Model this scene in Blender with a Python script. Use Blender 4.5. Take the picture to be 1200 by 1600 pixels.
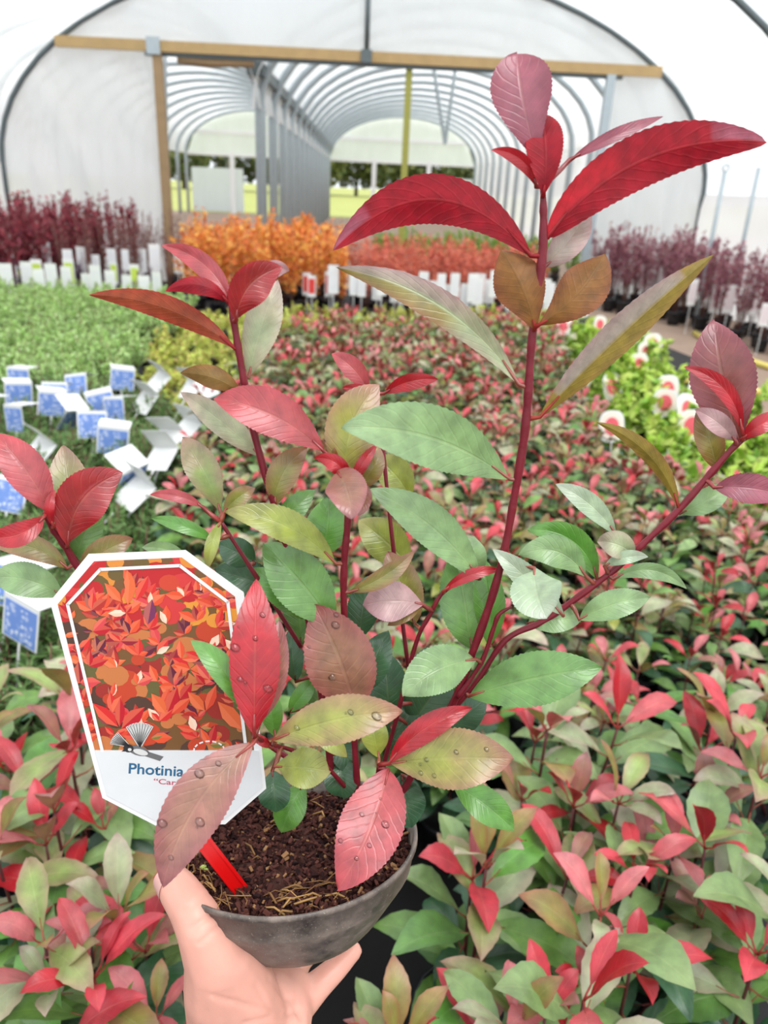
import bpy, bmesh, math, random
from mathutils import Vector, Matrix, noise
PI = math.pi
for o in list(bpy.data.objects): bpy.data.objects.remove(o)
SC = bpy.context.scene
COL = SC.collection

# ---------------------------------------------------------------- camera, sky, sun, exposure
F = 1200.0; CAMH = 1.2
PIT, YAW, ROLL = math.radians(23.0), math.radians(2.3), math.radians(2.6)
fw = Vector((math.sin(YAW)*math.cos(PIT), math.cos(YAW)*math.cos(PIT), -math.sin(PIT)))
r0 = fw.cross(Vector((0, 0, 1))).normalized(); u0 = r0.cross(fw)
rt = r0*math.cos(ROLL)+u0*math.sin(ROLL); up = u0*math.cos(ROLL)-r0*math.sin(ROLL)
CP = Vector((0, 0, CAMH))
cd = bpy.data.cameras.new('camera'); cam = bpy.data.objects.new('camera', cd); COL.objects.link(cam)
cd.sensor_fit = 'VERTICAL'; cd.sensor_height = 36; cd.lens = 27; cd.clip_start = .01; cd.clip_end = 500
cd.dof.use_dof = True; cd.dof.focus_distance = .455; cd.dof.aperture_fstop = 10
cam.matrix_world = Matrix((( rt.x, up.x, -fw.x, CP.x), (rt.y, up.y, -fw.y, CP.y), (rt.z, up.z, -fw.z, CP.z), (0, 0, 0, 1)))
SC.camera = cam
w = bpy.data.worlds.new('overcast_sky'); SC.world = w; w.use_nodes = True
bg = w.node_tree.nodes['Background']; bg.inputs[0].default_value = (.90, .95, 1, 1); bg.inputs[1].default_value = .95
sl = bpy.data.lights.new('sun', 'SUN'); sl.energy = 3.3; sl.angle = math.radians(34); sl.color = (1, .98, .94)
so = bpy.data.objects.new('sun', sl); COL.objects.link(so); so.rotation_euler = (math.radians(28), math.radians(14), 0)
vs = SC.view_settings; vs.view_transform = 'Standard'; vs.look = 'None'; vs.gamma = 1; vs.use_curve_mapping = False
vs.exposure = 0.55

def at(x, y, z): return CP+z*(fw+rt*(x-600)/F+up*(800-y)/F)
def ray(x, y): return fw+rt*(x-600)/F+up*(800-y)/F
def on(x, y, ax, v):
    d = ray(x, y); return CP+d*((v-CP[ax])/d[ax])
def pix(p):
    d = Vector(p)-CP; z = d.dot(fw); return 600+F*d.dot(rt)/z, 800-F*d.dot(up)/z, z
def srgb(r, g, b):
    f = lambda c: (c/255/12.92 if c <= 10 else ((c/255+.055)/1.055)**2.4)
    return (f(r), f(g), f(b))

# ---------------------------------------------------------------- materials
def nodes(name):
    m = bpy.data.materials.new(name); m.use_nodes = True; nt = m.node_tree; nt.nodes.clear()
    out = nt.nodes.new('ShaderNodeOutputMaterial'); return m, nt, out
def N(nt, t, **k):
    n = nt.nodes.new(t)
    for a, b in k.items():
        if a.startswith('i_'): n.inputs[int(a[2:])].default_value = b
        else: setattr(n, a, b)
    return n
def simple(name, col, rough=.5, metal=0, var=.15, scale=20, bump=0., sss=0, spec=.5):
    m, nt, out = nodes(name); L = nt.links.new
    p = N(nt, 'ShaderNodeBsdfPrincipled'); p.inputs['Roughness'].default_value = rough; p.inputs['Metallic'].default_value = metal
    p.inputs['Specular IOR Level'].default_value = spec
    tc = N(nt, 'ShaderNodeTexCoord'); nz = N(nt, 'ShaderNodeTexNoise'); nz.inputs['Scale'].default_value = scale; nz.inputs['Detail'].default_value = 5
    L(tc.outputs['Object'], nz.inputs['Vector'])
    mx = N(nt, 'ShaderNodeMix', data_type='RGBA'); c = col
    mx.inputs[6].default_value = (c[0]*(1-var), c[1]*(1-var), c[2]*(1-var), 1); mx.inputs[7].default_value = (min(1, c[0]*(1+var)), min(1, c[1]*(1+var)), min(1, c[2]*(1+var)), 1)
    L(nz.outputs['Fac'], mx.inputs[0]); L(mx.outputs[2], p.inputs['Base Color'])
    if bump:
        b = N(nt, 'ShaderNodeBump'); b.inputs['Strength'].default_value = bump; b.inputs['Distance'].default_value = .002
        L(nz.outputs['Fac'], b.inputs['Height']); L(b.outputs[0], p.inputs['Normal'])
    if sss:
        p.inputs['Subsurface Weight'].default_value = sss; p.inputs['Subsurface Radius'].default_value = (.01, .004, .002); p.inputs['Subsurface Scale'].default_value = .6
    L(p.outputs[0], out.inputs[0]); return m
def leafmat(name, rough=.34, trans=.22, veins=True, scale=130, vk=.2, spec=.5, mot=0.):
    m, nt, out = nodes(name); L = nt.links.new
    A = N(nt, 'ShaderNodeAttribute', attribute_name='Col'); B = N(nt, 'ShaderNodeAttribute', attribute_name='Und')
    geo = N(nt, 'ShaderNodeNewGeometry')
    mx = N(nt, 'ShaderNodeMix', data_type='RGBA'); L(geo.outputs['Backfacing'], mx.inputs[0]); L(A.outputs['Color'], mx.inputs[6]); L(B.outputs['Color'], mx.inputs[7])
    col = mx.outputs[2]
    tc = N(nt, 'ShaderNodeTexCoord'); nz = N(nt, 'ShaderNodeTexNoise'); nz.inputs['Scale'].default_value = scale; nz.inputs['Detail'].default_value = 4
    L(tc.outputs['Object'], nz.inputs['Vector'])
    mr = N(nt, 'ShaderNodeMapRange'); mr.inputs[1].default_value = .3; mr.inputs[2].default_value = .7; mr.inputs[3].default_value = .74; mr.inputs[4].default_value = 1.2
    L(nz.outputs['Fac'], mr.inputs[0])
    p = N(nt, 'ShaderNodeBsdfPrincipled'); p.inputs['Roughness'].default_value = rough; p.inputs['Specular IOR Level'].default_value = spec
    h = nz.outputs['Fac']
    if veins:
        uv = N(nt, 'ShaderNodeUVMap', uv_map='UV'); sp = N(nt, 'ShaderNodeSeparateXYZ'); L(uv.outputs[0], sp.inputs[0])
        ab = N(nt, 'ShaderNodeMath', operation='ABSOLUTE'); s1 = N(nt, 'ShaderNodeMath', operation='SUBTRACT'); s1.inputs[1].default_value = .5
        L(sp.outputs[0], s1.inputs[0]); L(s1.outputs[0], ab.inputs[0])      # |u| 0..0.5
        mid = N(nt, 'ShaderNodeMapRange'); mid.inputs[1].default_value = .012; mid.inputs[2].default_value = .035; mid.inputs[3].default_value = 1; mid.inputs[4].default_value = 0
        L(ab.outputs[0], mid.inputs[0])
        q = N(nt, 'ShaderNodeMath', operation='MULTIPLY_ADD'); q.inputs[1].default_value = -.42; L(ab.outputs[0], q.inputs[0]); L(sp.outputs[1], q.inputs[2])
        q2 = N(nt, 'ShaderNodeMath', operation='MULTIPLY_ADD'); q2.inputs[1].default_value = .05; L(nz.outputs['Fac'], q2.inputs[0]); L(q.outputs[0], q2.inputs[2])
        fr = N(nt, 'ShaderNodeMath', operation='PINGPONG'); fr.inputs[1].default_value = .045; L(q2.outputs[0], fr.inputs[0])
        vv = N(nt, 'ShaderNodeMapRange'); vv.inputs[1].default_value = 0; vv.inputs[2].default_value = .012; vv.inputs[3].default_value = .38; vv.inputs[4].default_value = 0
        L(fr.outputs[0], vv.inputs[0])
        mxx = N(nt, 'ShaderNodeMath', operation='MAXIMUM'); L(mid.outputs[0], mxx.inputs[0]); L(vv.outputs[0], mxx.inputs[1])
        lt = N(nt, 'ShaderNodeMix', data_type='RGBA', blend_type='MIX'); sc = N(nt, 'ShaderNodeMath', operation='MULTIPLY'); sc.inputs[1].default_value = vk
        L(mxx.outputs[0], sc.inputs[0]); L(sc.outputs[0], lt.inputs[0]); L(col, lt.inputs[6])
        br = N(nt, 'ShaderNodeMix', data_type='RGBA', blend_type='ADD'); br.inputs[0].default_value = 1; br.inputs[7].default_value = (.16, .15, .08, 1); L(col, br.inputs[6])
        L(br.outputs[2], lt.inputs[7]); col = lt.outputs[2]
        hh = N(nt, 'ShaderNodeMath', operation='MULTIPLY_ADD'); hh.inputs[1].default_value = -.9; L(mxx.outputs[0], hh.inputs[0]); L(nz.outputs['Fac'], hh.inputs[2]); h = hh.outputs[0]
    mu = N(nt, 'ShaderNodeMix', data_type='RGBA', blend_type='MULTIPLY'); mu.inputs[0].default_value = 1; L(col, mu.inputs[6]); L(mr.outputs[0], mu.inputs[7]); col = mu.outputs[2]
    L(col, p.inputs['Base Color'])
    bm = N(nt, 'ShaderNodeBump'); bm.inputs['Strength'].default_value = .35; bm.inputs['Distance'].default_value = .0008; L(h, bm.inputs['Height']); L(bm.outputs[0], p.inputs['Normal'])
    tr = N(nt, 'ShaderNodeBsdfTranslucent'); L(col, tr.inputs[0])
    ms = N(nt, 'ShaderNodeMixShader'); ms.inputs[0].default_value = trans; L(p.outputs[0], ms.inputs[1]); L(tr.outputs[0], ms.inputs[2])
    L(ms.outputs[0], out.inputs[0]); return m
def attrmat(name, rough=.6, spec=.4):
    m, nt, out = nodes(name); A = N(nt, 'ShaderNodeAttribute', attribute_name='Col'); p = N(nt, 'ShaderNodeBsdfPrincipled')
    p.inputs['Roughness'].default_value = rough; p.inputs['Specular IOR Level'].default_value = spec
    nt.links.new(A.outputs['Color'], p.inputs['Base Color']); nt.links.new(p.outputs[0], out.inputs[0]); return m
def filmmat(name, clear=.38, alb=.95):
    m, nt, out = nodes(name); L = nt.links.new
    tc = N(nt, 'ShaderNodeTexCoord'); mp = N(nt, 'ShaderNodeMapping'); mp.inputs['Scale'].default_value = (1.2, .3, .45); mp.inputs['Rotation'].default_value = (.2, .5, .3)
    L(tc.outputs['Object'], mp.inputs[0]); nz = N(nt, 'ShaderNodeTexNoise'); nz.inputs['Scale'].default_value = 2.2; nz.inputs['Detail'].default_value = 4; L(mp.outputs[0], nz.inputs['Vector'])
    mr = N(nt, 'ShaderNodeMapRange'); mr.inputs[1].default_value = .3; mr.inputs[2].default_value = .7; mr.inputs[3].default_value = max(0, clear-.08); mr.inputs[4].default_value = clear+.06; L(nz.outputs['Fac'], mr.inputs[0])
    d = N(nt, 'ShaderNodeBsdfDiffuse'); d.inputs[0].default_value = (alb*.9, alb*.95, alb*.98, 1)
    t = N(nt, 'ShaderNodeBsdfTranslucent'); t.inputs[0].default_value = (alb*.98, alb, alb, 1)
    bm = N(nt, 'ShaderNodeBump'); bm.inputs['Strength'].default_value = .32; bm.inputs['Distance'].default_value = .12; L(nz.outputs['Fac'], bm.inputs['Height'])
    L(bm.outputs[0], d.inputs['Normal']); L(bm.outputs[0], t.inputs['Normal'])
    m1 = N(nt, 'ShaderNodeMixShader'); m1.inputs[0].default_value = .62; L(d.outputs[0], m1.inputs[1]); L(t.outputs[0], m1.inputs[2])
    tp = N(nt, 'ShaderNodeBsdfTransparent'); tp.inputs[0].default_value = (.97, .985, 1, 1)
    m2 = N(nt, 'ShaderNodeMixShader'); L(mr.outputs[0], m2.inputs[0]); L(m1.outputs[0], m2.inputs[1]); L(tp.outputs[0], m2.inputs[2])
    L(m2.outputs[0], out.inputs[0]); return m
M = {}
M['leaf'] = leafmat('photinia_leaf', .33, .2, True, 110, .2, 1.0)
M['leafu'] = leafmat('photinia_leaf_underside', .5, .2, True, 160, .05, .4)
M['fol'] = leafmat('bed_foliage', .4, .18, True, 60, .26, .75)
M['fine'] = leafmat('fine_foliage', .6, .2, False, 40)
M['stem'] = simple('stem_bark', srgb(120, 22, 38), .4, var=.35, scale=120, bump=.3)
M['stemb'] = simple('bed_stem', srgb(88, 40, 40), .55, var=.3, scale=60)
M['twig'] = simple('twig_brown', srgb(120, 80, 70), .7, var=.3, scale=40)
M['pot'] = simple('nursery_pot', srgb(92, 84, 80), .42, var=.55, scale=55, bump=.25)
def potmat():
    m, nt, out = nodes('dusty_pot'); L = nt.links.new; p = N(nt, 'ShaderNodeBsdfPrincipled'); tc = N(nt, 'ShaderNodeTexCoord')
    a = N(nt, 'ShaderNodeTexNoise'); a.inputs['Scale'].default_value = 45; a.inputs['Detail'].default_value = 8; a.inputs['Roughness'].default_value = .7
    b = N(nt, 'ShaderNodeTexNoise'); b.inputs['Scale'].default_value = 900; b.inputs['Detail'].default_value = 2
    L(tc.outputs['Object'], a.inputs['Vector']); L(tc.outputs['Object'], b.inputs['Vector'])
    r1 = N(nt, 'ShaderNodeMapRange'); r1.inputs[1].default_value = .38; r1.inputs[2].default_value = .64; L(a.outputs['Fac'], r1.inputs[0])
    r2 = N(nt, 'ShaderNodeMapRange'); r2.inputs[1].default_value = .66; r2.inputs[2].default_value = .74; r2.inputs[4].default_value = .7; L(b.outputs['Fac'], r2.inputs[0])
    m1 = N(nt, 'ShaderNodeMix', data_type='RGBA'); m1.inputs[6].default_value = (*srgb(78, 70, 67), 1); m1.inputs[7].default_value = (*srgb(140, 126, 116), 1); L(r1.outputs[0], m1.inputs[0])
    m2 = N(nt, 'ShaderNodeMix', data_type='RGBA'); m2.inputs[7].default_value = (*srgb(190, 180, 168), 1); L(m1.outputs[2], m2.inputs[6]); L(r2.outputs[0], m2.inputs[0])
    L(m2.outputs[2], p.inputs['Base Color']); rr_ = N(nt, 'ShaderNodeMapRange'); rr_.inputs[3].default_value = .3; rr_.inputs[4].default_value = .6; L(r1.outputs[0], rr_.inputs[0]); L(rr_.outputs[0], p.inputs['Roughness'])
    bm = N(nt, 'ShaderNodeBump'); bm.inputs['Strength'].default_value = .2; bm.inputs['Distance'].default_value = .001; L(a.outputs['Fac'], bm.inputs['Height']); L(bm.outputs[0], p.inputs['Normal']); L(p.outputs[0], out.inputs[0]); return m
M['pot'] = potmat()
M['potb'] = simple('black_pot', srgb(26, 27, 32), .45, var=.3)
M['soil'] = attrmat('compost', .95, .15)
M['print'] = attrmat('printed_card', .4)
M['card'] = simple('white_card', srgb(238, 238, 238), .4, var=.02)
M['panel'] = simple('pale_card', srgb(222, 224, 226), .45, var=.06, scale=60)
M['ink'] = simple('blue_ink', srgb(42, 98, 135), .5, var=.05)
M['inkr'] = simple('rose_ink', srgb(190, 90, 110), .5, var=.05)
M['inkg'] = simple('grey_ink', srgb(95, 95, 98), .5, var=.1)
M['red'] = simple('red_plastic', srgb(218, 14, 16), .25, var=.06)
M['skin'] = simple('skin', srgb(232, 170, 152), .4, var=.13, scale=45, bump=.35, sss=.12)
M['nail'] = simple('nail', srgb(232, 180, 170), .25, var=.03)
M['film'] = filmmat('polythene', .4)
M['filmw'] = filmmat('milky_polythene', .02, .88)
M['filmt'] = filmmat('far_polythene', .14, .85)
M['timber'] = simple('timber', srgb(172, 145, 100), .7, var=.2, scale=9, bump=.4)
M['timberd'] = simple('weathered_timber', srgb(150, 125, 92), .7, var=.25, scale=9, bump=.4)
M['steel'] = simple('galvanised_steel', srgb(168, 180, 186), .5, .15, var=.12)
M['steeld'] = simple('dull_steel', srgb(95, 105, 108), .5, .3, var=.15)
M['olive'] = simple('olive_post', srgb(150, 150, 70), .6, var=.15)
M['ground'] = simple('ground_cover', srgb(150, 128, 112), .9, var=.25, scale=3, bump=.3)
M['dirt'] = simple('bed_matting', srgb(38, 36, 38), .9, var=.4, scale=6)
M['grass'] = simple('grass', srgb(150, 155, 84), .9, var=.3, scale=.6)
M['bark'] = simple('bark', srgb(95, 80, 60), .9, var=.3)
M['yellow'] = simple('yellow_hose', srgb(222, 205, 110), .4, var=.06)
_m, _nt, _o = nodes('water'); _g = N(_nt, 'ShaderNodeBsdfGlossy'); _g.inputs['Roughness'].default_value = .03; _t = N(_nt, 'ShaderNodeBsdfTransparent'); _t.inputs[0].default_value = (.93, .93, .93, 1)
_l = N(_nt, 'ShaderNodeLayerWeight'); _l.inputs[0].default_value = .35; _x = N(_nt, 'ShaderNodeMixShader'); _nt.links.new(_l.outputs['Fresnel'], _x.inputs[0]); _nt.links.new(_t.outputs[0], _x.inputs[1]); _nt.links.new(_g.outputs[0], _x.inputs[2]); _nt.links.new(_x.outputs[0], _o.inputs[0]); M['drop'] = _m

# ---------------------------------------------------------------- mesh builder
class MB:
    def __init__(s): s.v = []; s.f = []; s.c = []; s.u = []; s.uv = []
    def add(s, vs, fs, col=(.5, .5, .5), und=None, uv=None):
        o = len(s.v); s.v += [tuple(p) for p in vs]; s.f += [tuple(i+o for i in f) for f in fs]
        n = len(vs)
        s.c += (list(col) if isinstance(col, list) else [col]*n)
        und = und if und is not None else col
        s.u += (list(und) if isinstance(und, list) else [und]*n)
        s.uv += uv if uv else [(0.5, 0)]*n
    def box(s, c, d, col=(.5, .5, .5), M3=None):
        P = []
        for i in (-1, 1):
            for j in (-1, 1):
                for k in (-1, 1):
                    q = Vector((i*d[0]/2, j*d[1]/2, k*d[2]/2)); q = M3 @ q if M3 else q; P.append(Vector(c)+q)
        s.add(P, [(0, 1, 3, 2), (4, 6, 7, 5), (0, 4, 5, 1), (2, 3, 7, 6), (0, 2, 6, 4), (1, 5, 7, 3)], col)
    def tube(s, pts, rad, n=8, col=(.5, .5, .5), cap=True):
        pts = [Vector(p) for p in pts]; k = len(pts); rad = rad if isinstance(rad, (list, tuple)) else [rad]*k
        V = []; pa = None
        for i, p in enumerate(pts):
            t = (pts[min(i+1, k-1)]-pts[max(i-1, 0)]).normalized()
            if pa is None: pa = t.orthogonal().normalized()
            pa = (pa-t*pa.dot(t)).normalized(); b = t.cross(pa)
            for j in range(n):
                a = 2*PI*j/n; V.append(p+(pa*math.cos(a)+b*math.sin(a))*rad[i])
        Fc = [(i*n+j, i*n+(j+1) % n, (i+1)*n+(j+1) % n, (i+1)*n+j) for i in range(k-1) for j in range(n)]
        if cap: Fc += [tuple(range(n))[::-1], tuple((k-1)*n+j for j in range(n))]
        s.add(V, Fc, col)
    def lathe(s, prof, n=40, col=(.5, .5, .5)):
        V = [(r*math.cos(2*PI*j/n), r*math.sin(2*PI*j/n), z) for r, z in prof for j in range(n)]
        Fc = [(i*n+j, i*n+(j+1) % n, (i+1)*n+(j+1) % n, (i+1)*n+j) for i in range(len(prof)-1) for j in range(n)]
        s.add(V, Fc, col)
    def mesh(s, name, mat, smooth=True):
        me = bpy.data.meshes.new(name); me.from_pydata(s.v, [], s.f); me.materials.append(mat)
        if s.c:
            for nm, arr in (('Col', s.c), ('Und', s.u)):
                a = me.attributes.new(nm, 'FLOAT_COLOR', 'POINT'); flat = []
                for c in arr: flat += [c[0], c[1], c[2], 1]
                a.data.foreach_set('color', flat)
            ul = me.uv_layers.new(name='UV'); li = [0]*len(me.loops); me.loops.foreach_get('vertex_index', li); fl = []
            for i in li: fl += list(s.uv[i][:2])
            ul.data.foreach_set('uv', fl)
        if smooth: me.polygons.foreach_set('use_smooth', [True]*len(me.polygons))
        me.update(); return me
    def build(s, name, mat, parent=None, smooth=True, loc=None):
        return obj(name, s.mesh(name, mat, smooth), parent, loc)
def obj(name, me, parent=None, loc=None):
    o = bpy.data.objects.new(name, me); COL.objects.link(o)
    if parent is not None:
        o.parent = parent
        if loc is None and me is not None and getattr(parent, 'type', '') == 'EMPTY' and parent.get('_w'): o.matrix_parent_inverse = parent.matrix_basis.inverted()
    if loc is not None: o.location = loc
    return o
def tag(o, label=None, cat=None, group=None, kind=None):
    if label: o['label'] = label
    if cat: o['category'] = cat
    if group: o['group'] = group
    if kind: o['kind'] = kind
    return o
def thing(name, label, cat, loc=(0, 0, 0), rz=0, group=None, world=False):
    o = bpy.data.objects.new(name, None); COL.objects.link(o); o.location = loc; o.rotation_euler = (0, 0, rz); o.empty_display_size = .05
    if world: o['_w'] = 1
    return tag(o, label, cat, group)
def struct(name, mb, mat, smooth=False):
    o = mb.build(name, mat, None, smooth); o['kind'] = 'structure'; return o
KIDS = {}
def kids(o):
    if o.name not in KIDS: KIDS[o.name] = list(o.children)
    return KIDS[o.name]
def dup(root, loc, rz=0, sc=1, label=None, group=None, tilt=None):
    r = root.copy(); COL.objects.link(r); r.location = loc; r.rotation_euler = (tilt[0] if tilt else 0, tilt[1] if tilt else 0, rz); r.scale = (sc,)*3
    if label: r['label'] = label
    if group: r['group'] = group
    for ch in kids(root):
        c = ch.copy(); COL.objects.link(c); c.parent = r
        for g in kids(ch):
            d = g.copy(); COL.objects.link(d); d.parent = c
    return r

# ---------------------------------------------------------------- leaves
PAL = {  # centre, edge, tip, underside
 'R':  ((192, 24, 40), (176, 16, 34), (190, 26, 44), (150, 14, 34)),
 'DR': ((158, 12, 32), (148, 12, 34), (170, 22, 44), (160, 14, 34)),
 'DR2':((160, 40, 40), (170, 28, 38), (165, 28, 38), (160, 70, 50)),
 'P':  ((196, 88, 92), (188, 70, 80), (192, 60, 70), (150, 30, 42)),
 'P2': ((206, 66, 78), (196, 50, 66), (200, 58, 70), (150, 30, 42)),
 'P3': ((206, 120, 122), (196, 96, 104), (200, 110, 114), (150, 60, 62)),
 'PM': ((160, 84, 100), (146, 58, 78), (160, 76, 94), (150, 30, 50)),
 'PM2':((138, 74, 66), (140, 62, 72), (148, 72, 84), (120, 40, 50)),
 'PK': ((190, 176, 160), (186, 150, 148), (180, 140, 140), (170, 160, 130)),
 'PK3':((150, 138, 124), (156, 130, 124), (150, 120, 118), (150, 130, 110)),
 'PK2':((196, 158, 156), (192, 146, 150), (190, 140, 146), (150, 110, 60)),
 'G':  ((116, 162, 84), (104, 150, 74), (110, 156, 82), (140, 165, 110)),
 'G2': ((98, 158, 60), (100, 150, 62), (110, 160, 80), (140, 165, 110)),
 'G3':((98, 142, 66), (82, 122, 60), (100, 140, 72), (130, 156, 104)),
 'G4':((118, 160, 74), (104, 146, 68), (122, 156, 80), (140, 160, 100)),
 'G5':((140, 170, 104), (128, 156, 98), (148, 164, 110), (150, 165, 110)),
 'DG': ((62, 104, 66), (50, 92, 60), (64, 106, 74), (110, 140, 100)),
 'LG': ((144, 178, 116), (134, 168, 112), (152, 180, 130), (150, 170, 120)),
 'LGW':((176, 196, 160), (168, 190, 158), (182, 190, 172), (160, 175, 130)),
 'LGP':((172, 184, 140), (176, 164, 138), (184, 156, 146), (160, 160, 120)),
 'GP': ((146, 168, 92), (160, 140, 104), (176, 134, 120), (150, 165, 110)),
 'YG': ((160, 172, 70), (150, 156, 70), (160, 150, 84), (150, 150, 80)),
 'YGP':((158, 162, 72), (166, 130, 92), (176, 112, 100), (150, 140, 80)),
 'BR': ((130, 112, 42), (146, 88, 48), (150, 70, 50), (130, 100, 50)),
 'BRR':((150, 66, 34), (164, 36, 32), (164, 30, 34), (150, 66, 34)),
 'BRG':((142, 138, 70), (152, 110, 72), (160, 100, 80), (130, 120, 60)),
 'BRP':((156, 112, 84), (162, 92, 84), (166, 86, 86), (150, 110, 80)),
 'BR2':((166, 120, 98), (168, 100, 98), (160, 100, 104), (150, 110, 80)),
 'OL': ((136, 124, 48), (144, 100, 54), (150, 110, 90), (140, 120, 46)),
 'OLB':((138, 96, 38), (128, 52, 40), (124, 46, 42), (134, 90, 40)),
}
PALL = {k: tuple(srgb(*c) for c in v) for k, v in PAL.items()}
def lerp(a, b, t): return tuple(a[i]*(1-t)+b[i]*t for i in range(3))
def wprof(t, sh, we=.82):
    a = math.sin(PI*min(1, max(0, t))**sh)
    return max(0, a)**we
def leaf(mb, B, C, T, W, tow, roll=0, fold=18, pal='G', nl=16, nw=3, sh=1.05, teeth=.05, flip=False, wav=.0, seed=0, pet=None, petr=.0011, petcol=None, jit=0, curl=0, parts=(), we=.82, twist=0):
    """blade from B to T bending by C; tow = direction its upper face looks (roughly)"""
    B, C, T, tow = Vector(B), Vector(C), Vector(T), Vector(tow)
    rng = random.Random(seed); ph = rng.uniform(0, 6)
    ce, ed, ti, un = PALL[pal]
    if jit:
        q = 1+rng.uniform(-jit, jit); ce, ed, ti, un = [tuple(x*q for x in c) for c in (ce, ed, ti, un)]
    V = []; cl = []; ul = []; uv = []
    r, f = math.radians(roll), math.radians(fold)
    for i in range(nl+1):
        t = i/nl; p = B*(1-t)**2+C*2*t*(1-t)+T*t*t; tn = ((C-B)*(1-t)+(T-C)*t)
        tn = tn.normalized() if tn.length > 1e-9 else (T-B).normalized()
        s = tn.cross(tow); s = s.normalized() if s.length > 1e-6 else tn.orthogonal().normalized()
        c = s.cross(tn)
        wd = wprof(t, sh, we)*W
        tw = 1+(teeth*(1 if i % 2 else -1) if 0 < i < nl and t > .12 else 0)
        cr = curl*t
        for j in range(-nw, nw+1):
            x = abs(j)/nw; sg = 1 if j >= 0 else -1; a = f+(r+twist*t)*sg+cr
            ww = wd*x*(tw if x == 1 else 1)
            off = s*(sg*math.cos(a)*ww)+c*(math.sin(a)*ww*(1-.25*x))
            off += c*(wav*W*x*math.sin(t*9+ph+sg))
            V.append(p+off)
            k = x**2.2; col = lerp(ce, ed, min(1, k)); col = lerp(col, ti, max(0, (t-.55)/.45)**1.3)
            nn = noise.noise(Vector((t*4+seed*.37, j*.7/nw*2, seed*1.7)))
            col = lerp(col, ed, max(0, min(.8, nn*1.1)))
            for sd_, ta_, tb_, pn in parts:
                if sg == sd_ and j:
                    q_ = PALL[pn]; m_ = max(0, min(1, (t-ta_)/.14+.5 if ta_ > 0 else 1))*max(0, min(1, (tb_-t)/.14+.5 if tb_ < 1 else 1)); col = lerp(col, lerp(q_[0], q_[1], min(1, k)), m_)
            cl.append(col); ul.append(col if [1 for z_ in parts if sg == z_[0] and z_[1] <= t <= z_[2]] else lerp(un, lerp(un, ed, .5), k)); uv.append((.5+j/nw*.5, t))
    m = 2*nw+1; Fc = []
    for i in range(nl):
        for j in range(m-1):
            a, b, c_, d = i*m+j, i*m+j+1, (i+1)*m+j+1, (i+1)*m+j
            Fc.append((a, b, c_, d) if not flip else (a, d, c_, b))
    mb.add(V, Fc, cl, ul, uv)
    if pet is not None:
        pc = petcol or lerp(ce, PALL['DR'][0], .88)
        P = Vector(pet); mb.tube([P, (P+B)/2+(B-P).length*.05*c, B, B+(C-B)*.25], [petr*1.3, petr*1.1, petr, petr*.4], 6, pc)

# ---------------------------------------------------------------- tunnel setting
def arch(a, h0, b, cx, n=28):
    return [(cx+a*math.cos(PI-PI*i/n), h0+b*math.sin(PI*i/n)) for i in range(n+1)]
AR = dict(a=4.17, h0=1.26, b=2.2, cx=-.08)
def archz(x): 
    q = 1-((x-AR['cx'])/AR['a'])**2; return AR['h0']+AR['b']*math.sqrt(max(0, q))
g = MB(); g.add([(-40, -4, 0), (40, -4, 0), (40, 31.5, 0), (-40, 31.5, 0)], [(0, 1, 2, 3)]); struct('floor', g, M['ground'])
g = MB(); g.add([(-140, 31.5, -.01), (140, 31.5, -.01), (140, 260, -.01), (-140, 260, -.01)], [(0, 1, 2, 3)]); struct('ground', g, M['grass'])
g = MB(); g.add([(-4.1, -2, .006), (2.3, -2, .006), (2.3, 5.2, .006), (2.75, 6.2, .006), (2.2, 9.8, .006), (-4.1, 9.8, .006)], [(0, 1, 2, 3, 4, 5)]); struct('floor_matting', g, M['dirt'])
def surf(name, fn, nu, nv, mat=None):
    mb = MB(); V = [fn(i/nu, j/nv) for i in range(nu+1) for j in range(nv+1)]
    mb.add(V, [(i*(nv+1)+j, (i+1)*(nv+1)+j, (i+1)*(nv+1)+j+1, i*(nv+1)+j+1) for i in range(nu) for j in range(nv)])
    return struct(name, mb, mat or M['film'], True)
def fold3(x, y, z, k=.03): return k*noise.noise(Vector((x*2.5+z*1.3, y*.8, z*.7)))+k*.5*noise.noise(Vector((x*7+z*4, y*2, z*1.5+5)))
Y0, Y1 = -2.5, 10.0
surf('wall_left', lambda u, v: (AR['cx']-AR['a']-fold3(0, u*12, v*2), Y0+(Y1-Y0)*u, AR['h0']*v), 60, 8, M['filmw'])
surf('wall_right', lambda u, v: (AR['cx']+AR['a']+fold3(3, u*12, v*2), Y0+(Y1-Y0)*u, AR['h0']*v), 60, 8, M['filmw'])
def rf(u, v):
    a = PI-PI*v; x = AR['cx']+AR['a']*math.cos(a); z = AR['h0']+AR['b']*math.sin(a); y = Y0+(Y1-Y0)*u
    k = .02+fold3(x*.3, y*3, z, .04); return (x+math.cos(a)*k, y, z+math.sin(a)*k)
surf('ceiling', rf, 80, 40)
BZ = 2.52
xl, xr = -2.36, 2.80
def gable(x0, x1, z0, z1f):
    def fn(u, v):
        x = x0+(x1-x0)*u; za = z0; zb = z1f(x); z = za+(zb-za)*v
        return (x, Y1+fold3(x*1.4, 3, z*1.2, .06), z)
    return fn
lo = AR['cx']-AR['a']+.005; hi = AR['cx']+AR['a']-.005
surf('wall_back', gable(lo, xl, 0, lambda x: min(archz(x), BZ)), 30, 24, M['filmw'])
surf('wall_back', gable(xr, hi, 0, lambda x: min(archz(x), BZ)), 24, 24, M['filmw'])
def lens(u, v):
    xs = 3.42; x = AR['cx']-xs+2*xs*u; zb = archz(x); z = BZ+(max(zb, BZ)-BZ)*v; return (x, Y1+fold3(x*1.4, 3, z*1.2, .05), z)
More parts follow.
